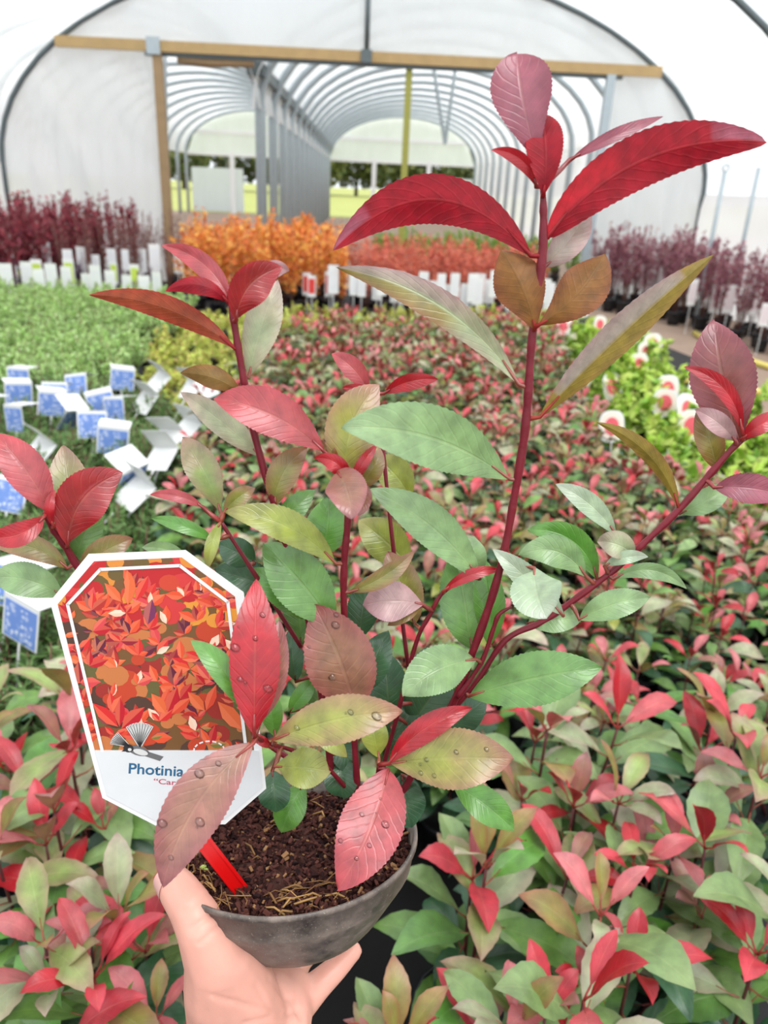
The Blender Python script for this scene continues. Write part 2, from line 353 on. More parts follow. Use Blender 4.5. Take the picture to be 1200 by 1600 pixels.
surf('wall_back', lens, 50, 12, M['filmw'])
def hoop(name, y, A, r, mat, n=30):
    p = [(A['cx']-A['a'], y, 0)]+[(x, y, z) for x, z in arch(A['a'], A['h0'], A['b'], A['cx'], n)]+[(A['cx']+A['a'], y, 0)]
    mb = MB(); mb.tube(p, r, 8); return struct(name, mb, mat, True)
k = 1
for y in (10.0, 7.45, 4.9, 2.35, -.2):
    hoop('trim_%d' % k, y-.03, AR, .032, M['steeld']); k += 1
# door surround
mb = MB()
mb.box((-.07, 9.93, BZ), (6.8, .06, .11)); o = mb.build('timber_beam', M['timber'], None, False); tag(o, 'long pale timber beam across the top of the tunnel doorway', 'beam')
mb = MB(); mb.box((.2, 9.96, BZ-.075), (5.4, .05, .035)); tag(mb.build('door_track', M['steeld'], None, False), 'dark steel track fixed under the timber beam', 'track')
mb = MB(); mb.box((xl, 9.94, (BZ-.05)/2), (.1, .08, BZ-.05)); r_ = mb.build('timber_post', M['timberd'], None, False); tag(r_, 'brown timber door post left of the orange shrubs', 'post')
mb = MB(); mb.box((xl-.03, 9.885, BZ+.0), (.15, .02, .17)); b_ = mb.build('bracket', M['steel'], r_, False); tag(b_, 'galvanised plate bracket joining post and beam')
mb = MB(); mb.box((xr-.04, 9.94, (BZ-.05)/2), (.1, .08, BZ-.05)); tag(mb.build('timber_post', M['steel'], None, False), 'grey door post behind the red leaf tips, right side of doorway', 'post')
mb = MB(); mb.box((.46, 10.0, 1.24), (.075, .075, 2.45)); tag(mb.build('steel_post', M['olive'], None, False), 'olive green post standing in the middle of the doorway', 'post')
mb = MB(); mb.tube([(-.03, 9.95, BZ+.06), (-.03, 9.95, 3.44)], .03); r_ = mb.build('king_post', M['steeld'], None, True); tag(r_, 'grey tube rising from timber beam centre to the roof hoop', 'tube')
mb = MB(); mb.box((-.03, 9.88, BZ), (.12, .03, .13)); mb.build('bracket', M['steeld'], r_, False)
# rolled blind hanging beneath the beam on the left
mb = MB(); mb.tube([(-2.15, 9.99, BZ-.11), (-1.8, 9.99, BZ-.13), (-1.3, 9.99, BZ-.11)], .045, 10); tag(mb.build('rolled_sheet', M['timberd'], None, True), 'grubby rolled sheet tied under left end of the timber beam', 'sheet')
# the two tunnels beyond
TR = dict(a=2.68, h0=2.0, b=1.5, cx=1.33); TL = dict(a=2.6, h0=2.0, b=1.5, cx=-3.95)
for A, nm in ((TR, 'right'), (TL, 'left')):
    def rfn(u, v, A=A):
        a = PI-PI*v; return (A['cx']+(A['a']+.04)*math.cos(a), 10.4+20.8*u, A['h0']+(A['b']+.04)*math.sin(a)+.01*math.sin(u*100))
    surf('ceiling', rfn, 40, 24, M['filmt'])
surf('wall_right', lambda u, v: (TR['cx']+TR['a']+.05, 10.4+20.8*u, 2.0*v), 30, 3, M['filmt'])
for i in range(15):
    y = 10.8+i*1.42
    hoop('trim_%d' % k, y, TR, .055, M['steel'], 20); k += 1
    hoop('trim_%d' % k, y+.25, TL, .055, M['steel'], 20); k += 1
mb = MB(); mb.box((-1.35, 21, 2.42), (.2, 21, .14)); struct('trim_%d' % k, mb, M['steeld']); k += 1
for A, nm in ((TR, 'r'), (TL, 'l')):
    def gf(u, v, A=A):
        x = A['cx']+A['a']*(-1+2*u)*.999; z = 2.0+(A['h0']+A['b']*math.sqrt(max(0, 1-((x-A['cx'])/A['a'])**2))-2.0)*v; return (x, 31.3, z)
    surf('wall_back', gf, 24, 6, M['filmw'])
    mb = MB()
    mb.box((A['cx'], 31.25, 2.75), (2*A['a']*.86, .08, .1)); mb.box((A['cx'], 31.25, 2.0), (2*A['a'], .08, .08))
    for q in (-.38, .38): mb.box((A['cx']+A['a']*q, 31.25, 1.05), (.16, .1, 2.1))
    struct('trim_%d' % k, mb, M['card']); k += 1
mb = MB(); mb.box((3.15, 31.3, .8), (1.7, .04, 1.5)); mb.box((-5.5, 31.3, .8), (1.9, .04, 1.5)); struct('wall_back', mb, M['filmw'])
for X in (-3.4, 1.35):
    mb = MB(); mb.tube([(X-.35, 14.5, 3.3), (X, 14.6, 1.9)], .03); mb.tube([(X+.1, 14.5, 3.3), (X, 14.6, 1.9)], .03); struct('trim_%d' % k, mb, M['steel']); k += 1

# ---------------------------------------------------------------- trees beyond
rng = random.Random(5)
def tree_mesh(seed, h):
    rr = random.Random(seed); mb = MB()
    for _ in range(3600):
        a, e, q = rr.uniform(0, 2*PI), rr.uniform(-.9, 1), rr.uniform(.4, 1)**.5
        R = h*.36*(1+.3*noise.noise(Vector((math.cos(a)*2, math.sin(a)*2, e*2+seed))))
        cpt = Vector((R*math.cos(a)*math.sqrt(1-e*e)*q, R*math.sin(a)*math.sqrt(1-e*e)*q, h*.5+e*h*.46*q))
        d = Vector((rr.gauss(0, 1), rr.gauss(0, 1), rr.gauss(0, 1))).normalized()*h*.03; s = d.orthogonal().normalized()*h*.02
        c = lerp(srgb(70, 92, 48), srgb(128, 130, 76), rr.random()); mb.add([cpt-d, cpt+s, cpt+d, cpt-s], [(0, 1, 2, 3)], c)
    return mb.mesh('crown', M['fine'], False)
tm = [tree_mesh(i, 9) for i in range(2)]
tk = MB(); tk.tube([(0, 0, 0), (0, 0, 2.5), (.1, 0, 5)], [.22, .17, .05], 8); tkm = tk.mesh('trunk', M['bark'])
i = 0
for x, y in ((-19, 88), (-14, 93), (-9, 90), (-5, 86), (-1, 92), (3, 90), (7, 86), (11, 91), (15, 88), (20, 92)):
    t = thing('tree', 'blurred tree of the green line beyond the far tunnel mouths', 'tree', (x, y, 0), i*1.1, 'trees beyond the far tunnels')
    obj('crown', tm[i % 2], t); obj('trunk', tkm, t); i += 1
#PART2
# ---------------------------------------------------------------- beds
def inpoly(x, y, P):
    c = False; n = len(P)
    for i in range(n):
        (x1, y1), (x2, y2) = P[i], P[(i+1) % n]
        if (y1 > y) != (y2 > y) and x < (x2-x1)*(y-y1)/(y2-y1)+x1: c = not c
    return c
def bed(P, sp, seed=1, jit=.18):
    rr = random.Random(seed); xs = [p[0] for p in P]; ys = [p[1] for p in P]; out = []
    y = min(ys); row = 0
    while y <= max(ys):
        x = min(xs)+(sp/2 if row % 2 else 0)
        while x <= max(xs):
            if inpoly(x, y, P): out.append((x+rr.uniform(-jit, jit)*sp, y+rr.uniform(-jit, jit)*sp))
            x += sp
        y += sp*.87; row += 1
    return out
def gpx(P, z): return [tuple(on(x, y, 2, z)[:2]) for x, y in P]
potm = MB(); potm.lathe([(.0, .0), (.052, .0), (.058, .05), (.066, .105), (.07, .108), (.071, .125), (.066, .126), (.063, .105), (0, .104)], 18); POTB = potm.mesh('pot', M['potb'])
def young_photinia(seed, n_sh=5, h=.27, big=1.0, hi=False):
    rr = random.Random(seed); fo = MB(); st = MB()
    nl, nw = (10, 2) if not hi else (14, 3)
    def lf(b, az, el, L, W, pal, sd):
        d = Vector((math.cos(az)*math.cos(el), math.sin(az)*math.cos(el), math.sin(el))); nrm = Vector((-math.cos(az)*math.sin(el), -math.sin(az)*math.sin(el), math.cos(el)))
        p0 = b+d*.012; T = b+d*L-Vector((0, 0, L*.22*math.cos(el))); C = p0+d*L*.55+nrm*L*.12
        leaf(fo, p0, C, T, W, nrm+Vector((rr.uniform(-.35, .35), rr.uniform(-.35, .35), 0)), rr.uniform(-18, 18), rr.uniform(8, 28), pal, nl, nw, teeth=.03 if hi else 0, seed=sd, wav=.1, we=1.0, sh=.95, pet=b, petr=.0009, jit=.15)
    for s in range(n_sh):
        a = 2*PI*s/n_sh+rr.uniform(-.4, .4); sp = rr.uniform(.02, .085) if s else .01; hh = h*rr.uniform(.72, 1.08)
        b = Vector((math.cos(a)*.01, math.sin(a)*.01, .1)); t = Vector((math.cos(a)*sp, math.sin(a)*sp, .1+hh)); m = (b+t)/2+Vector((math.cos(a), math.sin(a), 0))*sp*.35
        P = [b*(1-k)**2+m*2*k*(1-k)+t*k*k for k in [i/7 for i in range(8)]]
        st.tube(P, [.0028-.0013*i/7 for i in range(8)], 6)
        n = int(8+rr.random()*4); az = rr.uniform(0, 6)
        redness = rr.random()
        for i in range(n):
            k = .25+.72*i/n; q = P[min(7, int(k*7))].lerp(P[min(7, int(k*7)+1)], k*7-int(k*7)); az += 2.4+rr.uniform(-.3, .3)
            el = rr.uniform(-.1, .5)+k*.25; L = rr.uniform(.05, .074)*big
            if k < .6: pal = rr.choice(['DG', 'DG', 'G4', 'DG', 'G3'])
            elif k < .82: pal = rr.choice(['G4', 'G3', 'GP', 'G5', 'G5', 'DG', 'LGP'])
            else: pal = rr.choice(['GP', 'LGP', 'BRG', 'YG', 'G4', 'G5', 'G2'])
            lf(q, az, el, L*1.08, L*rr.uniform(.18, .225), pal, seed*50+s*13+i)
        for i in range(rr.randint(3, 5) if big > 1.5 else rr.randint(3, 6)):
            az += 2*PI/4.5+rr.uniform(-.25, .25); L = rr.uniform(.03, .052)*big
            pal = rr.choice(['R', 'P', 'P2', 'P2', 'P3', 'BR2']) if redness > (.6 if big > 1.5 else .33) else rr.choice(['BRG', 'GP', 'LGP', 'P3'])
            lf(t, az, rr.uniform(.35, 1.15), L*1.15, L*rr.uniform(.15, .2), pal, seed*90+s*7+i)
    return fo.mesh('foliage', M['fol']), st.mesh('stems', M['stemb'])
PV = [young_photinia(i+3, 4+i % 2, .27, 1.4) for i in range(6)]
pp = []
for i, (fo, st) in enumerate(PV):
    t = thing('photinia', '', 'potted plant'); obj('foliage', fo, t); obj('stems', st, t); obj('pot', POTB, t); pp.append(t)
FIELD = [(-.52, 5.15), (1.36, 5.64), (1.05, 3.6), (.92, 2.75), (1.0, 2.3), (1.9, 2.0), (1.6, 1.3), (.95, .35), (.2, .3), (-.75, .3), (-1.0, 1.0), (-.62, 1.18), (-.45, 1.4), (-.5, 2.1), (-.58, 2.8)]
rr = random.Random(11); used = [False]*6
ANCH = [
 (450, 490, 'beside the top of the left red stem'), (560, 500, 'under the tip of the long grey-olive leaf'), (640, 520, 'under the middle of the long grey-olive leaf'),
 (740, 520, 'just left of the bronze leaf pair'), (880, 530, 'just right of the bronze leaf pair'), (470, 590, 'above the big pink leaf'),
 (560, 580, 'beside the small red tip behind the held plant'), (700, 590, 'above the big pale green leaf'), (770, 620, 'left of the main stem and right of the pale green leaf'),
 (900, 620, 'below the long olive leaf, before the pink flower tags'), (880, 700, 'right of the main stem, left of the narrow olive leaf'), (740, 740, 'under the big pale green leaf near the main stem'),
 (320, 700, 'left of the left red stem beside the white tags'), (960, 780, 'above the pale pointed leaf on the slanting stem'), (250, 830, 'above the top edge of the big tag'),
 (1020, 720, 'under the narrow olive leaf by the slanting stem'), (680, 800, 'between the centre stem and the main stem'), (420, 760, 'behind the foot of the left red stem'),
 (1130, 820, 'right of the slanting stem below its end'), (1060, 930, 'below the slanting stem'), (1180, 920, 'at the right edge, level with the main stem base'),
 (960, 1020, 'off the tip of the large lower right green leaf'), (1060, 1060, 'below and right of the large lower right green leaf'), (1180, 1080, 'at the right edge, level with the soil twigs'),
 (960, 1130, 'right of the large red star tip'), (1180, 1180, 'at the right edge above the bright red tip'), (800, 1100, 'under the lower right green leaf, above the pink edged one'),
 (560, 1000, 'hidden behind the heart of the held plant'), (400, 900, 'hidden behind the top right corner of the big tag'), (30, 1100, 'at the left edge beside the big tag'),
 (40, 960, 'at the left edge under the last blue tag'), (150, 1330, 'below the big tag at the lower left'), (30, 1420, 'in the left edge corner, lower half'),
 (700, 1350, 'right of the pot rim'), (900, 1350, 'in the lower right, left of centre'), (1000, 1230, 'in the right hand bed between pink tips'), (1130, 1350, 'at the right edge below the bright red tip'),
 (1120, 1530, 'in the bottom right corner'), (700, 1480, 'right of the little finger'), (450, 1400, 'hidden under the held pot'), (760, 1230, 'just under the pink edged lower leaf'),
]
def zone(x, y, px, py):
    a = min(ANCH, key=lambda q: (q[0]-px)**2+(q[1]-py)**2)
    return ('blurred ' if y > 2.4 else '')+'red-tipped photinia '+a[2], 'photinias '+a[2]
NP = [  # nearest plants: top pixel, how it looks
 ((980, 1480), 1.0, 'potted photinia at the bottom edge, lower right, nearest one right of the little finger'),
 ((870, 1560), .9, 'potted photinia at the bottom edge, left neighbour of the nearest lower right one'),
 ((770, 1345), 1.0, 'photinia with its top right beside the pot rim, right of the held pot'),
 ((1165, 1240), 1.05, 'photinia cut by the right edge, about level with the tag lettering'),
 ((850, 1150), 1.05, 'photinia just off the tip of the pink edged lower right leaf'),
 ((905, 1235), .95, 'photinia below and right of the pink edged lower right leaf'),
 ((1100, 1120), 1.0, 'photinia under the tip of the large green leaf, toward the right'),
 ((1035, 1330), .92, 'photinia in the middle of the lower right corner bed'),
 ((1190, 1440), 1.0, 'photinia cut by the right edge near the bottom corner'),
 ((100, 1215), 1.1, 'photinia touching the lower left side of the big printed tag'),
 ((185, 1450), 1.0, 'photinia just left of the thumb of the hand'),
 ((92, 1500), .95, 'photinia in the bottom left corner'),
 ((265, 1575), .85, 'photinia at the bottom edge beside the wrist'),
 ((70, 1310), .95, 'photinia at the left edge, below the big printed tag'),
 ((640, 1560), .85, 'photinia at the bottom edge just right of the wrist'),
]
NEAR = [tuple(on(x, y, 2, .44)[:2]) for (x, y), s, l in NP]
HV = [young_photinia(70+i, 3+i % 2, .27, 1.6, True) for i in range(4)]; hp = []
for i, (x, y) in enumerate(NEAR):
    if i < 4:
        t = thing('photinia', NP[i][2], 'potted plant', (x, y, .006), i*2.1, 'nearest photinias'); t.scale = (NP[i][1]*1.22,)*3
        obj('foliage', HV[i][0], t); obj('stems', HV[i][1], t); obj('pot', POTB, t); hp.append(t)
    else: dup(hp[i % 4], (x, y, .006), i*2.1, NP[i][1]*1.22, NP[i][2], 'nearest photinias')
cnt = 0
spots = bed(FIELD, .19, 4)
for x, y in spots:
    px, py, z_ = pix((x, y, .36)); 
    if px < -140 or px > 1340 or py > 1850: continue
    if (x-0)**2+(y-.2)**2 < .1 or any((x-a)**2+(y-b)**2 < .034 for a, b in NEAR): continue
    v = rr.randrange(6); lb, gp = zone(x, y, px, py); sc = rr.uniform(.9, 1.12)
    if not used[v]:
        used[v] = True; o = pp[v]; o.location = (x, y, 0.006); o.rotation_euler.z = rr.uniform(0, 6.3); o.scale = (sc,)*3; tag(o, lb, None, gp)
    else: dup(pp[v], (x, y, 0.006), rr.uniform(0, 6.3), sc, lb, gp, (rr.uniform(-.08, .08), rr.uniform(-.08, .08)))
    cnt += 1
print('photinias', cnt)

def shrub(seed, h, r, cols, ls, n, z0, nst=8, wid=.45, droop=0, stemr=.003):
    rr = random.Random(seed); fo = MB(); st = MB(); P = []
    for s in range(nst):
        a = rr.uniform(0, 2*PI); q = r*rr.uniform(.2, 1); hh = h*rr.uniform(.75, 1.05); b = Vector((rr.gauss(0, .012), rr.gauss(0, .012), .1)); t = Vector((q*math.cos(a), q*math.sin(a), hh))
        m = (b+t)/2+Vector((q*math.cos(a), q*math.sin(a), 0))*.35; P.append((b, m, t)); st.tube([b, b*.25+m*.5+t*.25, t], [stemr, stemr*.8, stemr*.5], 4)
    for i in range(n):
        b, m, t = P[i % nst]; k = z0+(1-z0)*rr.random()**.8; c = b*(1-k)**2+m*2*k*(1-k)+t*k*k
        d = Vector((rr.gauss(0, 1), rr.gauss(0, 1), rr.gauss(.35-droop, .7))).normalized(); L = ls*rr.uniform(.6, 1.2); s = d.cross(Vector((rr.gauss(0, .5), rr.gauss(0, .5), 1))).normalized()*L*wid*.5; nn = d.cross(s).normalized()*L*.1
        c = c+d*L*.3; q = rr.random(); col = lerp(cols[rr.randrange(len(cols))], cols[rr.randrange(len(cols))], q)
        fo.add([c-d*L*.5, c+s+nn, c+d*L*.5, c-s+nn, c], [(0, 4, 1), (4, 2, 1), (0, 3, 4), (4, 3, 2)], col)
    return fo.mesh('foliage', M['fine'], False), st.mesh('stems', M['twig'], True)
def plant_set(kind, cat, variants, pos, label, group, sc=(.9, 1.1), seed=1):
    """label(x, y) -> (label, group) or plain strings"""
    rr = random.Random(seed); protos = [None]*len(variants); n = 0
    for x, y in pos:
        px, py, z_ = pix((x, y, .3))
        if z_ < .1 or px < -160 or px > 1360: continue
        v = rr.randrange(len(variants)); s = rr.uniform(*sc); rz = rr.uniform(0, 6.3)
        lb, gp = label, group
        X0, X1 = min(q[0] for q in pos), max(q[0] for q in pos); Y0_, Y1_ = min(q[1] for q in pos), max(q[1] for q in pos)
        if len(pos) > 6:
            nx = 4 if len(pos) > 24 else 3; w1 = (['left end', 'left of middle', 'right of middle', 'right end'] if nx == 4 else ['left end', 'middle', 'right end'])[min(nx-1, int((x-X0)/(X1-X0+1e-6)*nx))]
            w2 = ['front rows', 'middle rows', 'back rows'][min(2, int((y-Y0_)/(Y1_-Y0_+1e-6)*3))]; lb = label+', '+w2+', '+w1; gp = group+', '+w2+', '+w1
        if protos[v] is None:
            t = thing(kind, lb, cat, (x, y, .006), rz, gp); t.scale = (s,)*3; obj('foliage', variants[v][0], t); obj('stems', variants[v][1], t); obj('pot', POTB, t); protos[v] = t
        else: dup(protos[v], (x, y, .006), rz, s, lb, gp)
        n += 1
    print(kind, n)
S = srgb
# dark red upright shrubs on the left
mar = [shrub(20+i, .92, .12, [S(150, 46, 66), S(120, 40, 64), S(176, 70, 84), S(150, 80, 84)], .055, 420, .25, 10) for i in range(3)]
plant_set('dark_red_shrub', 'shrub', mar, bed([(-4.0, 7.3), (-2.9, 7.3), (-2.5, 9.6), (-4.0, 9.6)], .28, 2), 'tall dark red shrub by the left end wall', 'dark red shrubs on the left', (.88, 1.08), 3)
mar2 = [shrub(25+i, .78, .1, [S(110, 60, 70), S(90, 50, 66), S(150, 110, 100)], .03, 110, .5, 11) for i in range(2)]
plant_set('bare_stemmed_shrub', 'shrub', mar2, bed([(-2.85, 7.6), (-1.85, 7.6), (-2.0, 9.6), (-2.5, 9.6)], .33, 2), 'sparse thin purple shrub by the timber post', 'sparse purple shrubs by the timber post', (.88, 1.1), 3)
low = [shrub(28+i, .36, .11, [S(84, 60, 84), S(110, 90, 110), S(130, 120, 130)], .045, 160, .1, 8) for i in range(2)]
plant_set('low_purple_shrub', 'shrub', low, bed([(-3.6, 6.9), (-1.8, 6.9), (-1.8, 7.5), (-3.6, 7.5)], .33, 2), 'low dark purple shrub among white tags at left', 'low purple shrubs', (.9, 1.2), 3)
# orange shrubs
ora = [shrub(30+i, .82, .15, [S(250, 186, 80), S(240, 144, 64), S(250, 204, 104), S(232, 140, 84), S(240, 124, 66)], .06, 480, .25, 10) for i in range(3)]
plant_set('orange_shrub', 'shrub', ora, bed([(-1.62, 7.2), (-.2, 7.2), (-.2, 9.4), (-1.9, 9.4)], .33, 5), 'bright orange shrub before the doorway', 'orange shrubs in front of the doorway', (.9, 1.08), 3)
red = [shrub(35+i, .66, .14, [S(234, 124, 96), S(220, 100, 86), S(240, 150, 110), S(216, 130, 116)], .045, 420, .35, 10) for i in range(3)]
plant_set('coral_shrub', 'shrub', red, bed([(.0, 7.3), (1.75, 7.3), (1.9, 9.4), (.0, 9.4)], .33, 6), 'coral red shrub right of the orange ones', 'coral red shrubs in front of the doorway', (.9, 1.08), 3)
gr = [shrub(38, .6, .2, [S(120, 160, 60), S(150, 180, 80)], .06, 300, .2, 8)]
plant_set('green_shrub', 'shrub', gr, bed([(.3, 10.8), (3.4, 10.8), (3.4, 12.5), (.3, 12.5)], .45, 6), 'small green shrub beyond the doorway', 'green shrubs beyond the doorway', (.9, 1.1), 3)
# purple shrubs on the right
pur = [shrub(40+i, .86, .13, [S(160, 98, 112), S(136, 76, 96), S(184, 130, 138)], .05, 360, .3, 12) for i in range(3)]
plant_set('purple_shrub', 'shrub', pur, bed([(2.75, 9.6), (3.8, 9.6), (3.8, 6.0), (3.5, 6.3), (3.1, 8.2), (2.6, 9.0)], .25, 7), 'thin stemmed purple shrub beside the right wall', 'purple shrubs on the right', (.85, 1.08), 3)
# green mounds, left
grn = [shrub(45+i, .33, .17, [S(180, 216, 122), S(196, 228, 148), S(150, 192, 100), S(210, 236, 176)], .026, 1300, .2, 40, .6) for i in range(3)]
G1 = gpx([(-60, 446), (255, 446), (300, 486), (220, 500), (190, 500), (-60, 495)], .3); G2 = gpx([(-60, 508), (195, 512), (205, 560), (130, 600), (-60, 605)], .3)
plant_set('green_shrub', 'shrub', grn, bed(G1, .27, 8, .15), 'green shrub in the far clipped band', 'green shrubs, far row', (.95, 1.1), 3)
plant_set('green_shrub', 'shrub', grn, bed(G2, .25, 9, .15), 'green shrub in the clipped band behind blue tags', 'green shrubs, near row', (.95, 1.1), 3)
# yellow-green low plants
yel = [shrub(50+i, .24, .12, [S(212, 224, 100), S(190, 204, 94), S(216, 184, 116), S(206, 216, 120), S(216, 232, 110)], .035, 420, .1, 12) for i in range(3)]
Yp = gpx([(290, 478), (900, 480), (860, 505), (430, 500), (415, 590), (345, 640), (210, 590), (225, 520)], .25)
plant_set('yellow_green_shrub', 'shrub', yel, bed(Yp, .24, 10), 'low yellow-green shrub edging the red bed', 'yellow-green low shrubs', (.9, 1.15), 3)
# feathery dark green plants under the blue tags
lav = [shrub(55+i, .33, .12, [S(104, 142, 74), S(130, 168, 94), S(80, 114, 60), S(150, 184, 118)], .04, 900, .1, 30, .16) for i in range(3)]
Lp = [(-.62, 1.12), (-.56, 1.55), (-.62, 2.1), (-.68, 2.8), (-.8, 3.35), (-1.15, 3.5), (-1.9, 3.5), (-1.5, 2.4), (-1.1, 1.5)]
lavp = bed(Lp, .17, 12, .12)
plant_set('rosemary_plant', 'potted plant', lav, lavp, 'needle leaved plant under the blue tags', 'needle leaved plants under the blue tags', (.9, 1.1), 3)
# lime plants with pink tags
lim = [shrub(60+i, .37, .15, [S(160, 196, 60), S(180, 210, 84), S(120, 170, 60), S(200, 215, 110)], .06, 240, .15, 10, .6) for i in range(3)]
HP = [(1.5, 5.7), (1.95, 5.6), (1.75, 4.2), (1.75, 3.1), (2.2, 2.4), (1.95, 1.95), (1.2, 2.2), (1.08, 2.6), (1.08, 3.1), (1.2, 3.8)]
HP = [(x, y) for x, y in HP]
plant_set('lime_green_plant', 'potted plant', lim, bed(HP, .22, 13), 'lime green plant among pink flower tags', 'lime green plants beside the path', (.9, 1.15), 3)

# tags
def dist_tag(name, face_mat_cols, w_, h_, flap, kind):
    t = thing(name, '', 'plant tag')
    a, b = face_mat_cols
    mb = MB()
    if kind == 'pink':
        n = 16; V = [(w_*.5*math.copysign(abs(math.cos(u*2*PI/n))**.7, math.cos(u*2*PI/n)), y, h_*.5+h_*.5*math.copysign(abs(math.sin(u*2*PI/n))**.7, math.sin(u*2*PI/n))) for y in (-.0006, .0006) for u in range(n)]
        mb.add(V, [tuple(range(n)), tuple(range(n, 2*n))[::-1]]+[(i, n+i, n+(i+1) % n, (i+1) % n) for i in range(n)])
    else: mb.box((0, 0, h_/2), (w_, .0012, h_))
    obj('card', mb.mesh('card', M['card'], False), t); sl_ = .34
    mb = MB(); rr = random.Random(9)
    if kind == 'blue':
        mb.box((0, -.0009, h_*.46), (w_*.9, .0006, h_*.86), a)
        for i in range(50):
            x, z = rr.uniform(-w_*.4, w_*.4), rr.uniform(h_*.1, h_*.82); q = rr.uniform(.003, .007)
            mb.add([(x+q*math.cos(u*1.05), -.00125-i*.000004, z+q*math.sin(u*1.05)) for u in range(6)], [tuple(range(6))[::-1]], lerp(a, b, rr.random()))
    elif kind == 'pink':
        for R, c, y in ((1, b, -.0009), (.62, a, -.0013)):
            mb.add([(w_*.46*R*math.cos(u*PI/8), y, h_*.5+h_*.46*R*math.sin(u*PI/8)) for u in range(16)], [tuple(range(16))], c)
    else: mb.box((0, -.0009, h_*.5), (w_*.8, .0006, h_*.7), a)
    obj('picture', mb.mesh('picture', M['print'], False), t)
    if flap:
        mb = MB(); mb.box((0, flap/2-.001, h_+.0008), (w_, flap, .0012)); obj('folded_top', mb.mesh('folded_top', M['card'], False), t)
    mb = MB(); mb.box((0, 0, -sl_/2), (.007, .001, sl_+.005)); obj('stake', mb.mesh('stake', M['card'], False), t)
    return t
BT = dist_tag('picture_tag', (S(118, 150, 220), S(222, 230, 250)), .105, .1, .085, 'blue')
blue = [(30, 590, 0), (30, 615, 1), (85, 615, 0), (190, 590, 2), (235, 590, 3), (165, 630, 1), (105, 650, 4), (145, 665, 1), (180, 640, 0), (25, 655, 0), (175, 690, 1), (275, 668, 3), (255, 690, 3), (240, 715, 3), (45, 705, 3), (200, 745, 4), (10, 780, 0), (290, 602, 3), (315, 625, 4), (15, 930, 0), (30, 985, 0), (-25, 640, 0), (120, 600, 0), (190, 770, 3), (80, 630, 1), (215, 625, 3)]
first = True
for i, (px, py, kd) in enumerate(blue):
    p = on(px, py+20, 2, .3)
    rz = [-.25, .35, .1, 2.6, 1.2][kd]+rng.uniform(-.3, .3); tl = [-.15, -.1, -.05, .9, .75][kd]+rng.uniform(-.2, .1)
    if px > 250: lb, gp = 'white backed tag at the right side of the blue tag patch', 'white backed tags on the right'
    elif py > 900: lb, gp = 'blue picture tag at the left edge beside the printed photinia tag', 'blue tags beside the big tag'
    elif kd in (3, 4): lb, gp = 'tag turned over, showing its white back above the needle leaved plants', 'turned tags showing white backs'
    else: lb, gp = 'tag with blue flower picture and white folded top, left of the red stem', 'blue picture tags'
    W_ = {0: 'blue picture tag', 1: 'blue picture tag turned right', 2: 'pale tag', 3: 'white backed tag', 4: 'overturned white tag'}[kd]
    P_ = 'at the left edge' if px < 60 else 'beside the red leaf tip, left part' if px < 130 else 'in the middle of the patch' if px < 210 else 'at the right of the patch'
    R_ = 'top row' if py < 608 else 'upper row' if py < 642 else 'middle row' if py < 680 else 'lower row' if py < 720 else 'lowest row'
    lb = W_+', '+P_+', '+R_ if py < 900 else ('blue picture tag beside the big tag, '+('upper' if py < 960 else 'lower')+' of two'); gp = lb
    if first: o = BT; o.location = p; o.rotation_euler = (tl, 0, rz); tag(o, lb, None, gp); first = False
    else: o = dup(BT, p, rz, 1, lb, gp, (tl, rng.uniform(-.2, .2)))
PT = dist_tag('flower_tag', (S(232, 96, 110), S(246, 228, 218)), .125, .145, 0, 'pink')
pink = [(884, 485), (935, 495), (905, 470), (990, 510), (1013, 540), (1000, 562), (960, 600), (1042, 605), (1035, 625), (1075, 640), (955, 665), (1078, 665), (880, 500), (1020, 530), (1090, 600), (1150, 640)]
first = True
for i, (px, py) in enumerate(pink):
    p = on(px, py+26, 2, .3); rz = rng.uniform(-.4, .5); tl = rng.uniform(-.5, -.15); s = rng.uniform(.85, 1.05)
    V_ = 'farthest' if py < 490 else 'far' if py < 535 else 'middle' if py < 590 else 'near' if py < 635 else 'nearest'
    H_ = 'left of the olive leaf tip' if px < 910 else 'just right of the long olive leaf' if px < 1000 else 'beside the mauve oval leaf' if px < 1060 else 'behind the mauve oval leaf'
    lb = 'pink flower tag, '+V_+' ones, '+H_; gp = 'pink flower tags, '+V_+', '+H_
    if first: o = PT; o.location = p; o.rotation_euler = (tl, 0, rz); tag(o, lb, None, gp); first = False
    else: dup(PT, p, rz, s, lb, gp, (tl, rng.uniform(-.2, .2)))
def tallset(col, kind, rows, label, group, seed):
    T0 = dist_tag('plant_label', (col, col), .09, .23, 0, 'plain'); rr = random.Random(seed); f = True
    for x0, x1, y, n, z in rows:
        for i in range(n):
            p = (x0+(x1-x0)*(i+.5)/n+rr.uniform(-.04, .04), y+rr.uniform(-.06, .06), z+rr.uniform(-.03, .04)); rz = rr.uniform(-.4, .4)
            wd = ['left end', 'middle', 'right end'][min(2, int(3*i/n))]; rw = ['first line', 'second line', 'third line', 'fourth line'][rows.index((x0, x1, y, n, z))]; lb = label+', '+rw+', '+wd; gp = group+', '+rw+', '+wd
            if f: T0.location = p; T0.rotation_euler.z = rz; tag(T0, lb, None, gp); f = False
            else: dup(T0, p, rz, rr.uniform(.8, 1.15), lb, gp)
tallset(S(232, 232, 236), 0, [(.1, 1.75, 7.12, 13, .22), (.1, 1.7, 7.0, 10, .3), (-.3, .1, 7.1, 3, .26)], 'white upright label under the coral shrubs', 'white labels under coral shrubs', 1)
tallset(S(232, 232, 236), 0, [(-3.9, -1.7, 6.78, 18, .2), (-3.0, -1.7, 7.62, 9, .33)], 'white upright label among low purple shrubs', 'white labels on the left', 2)
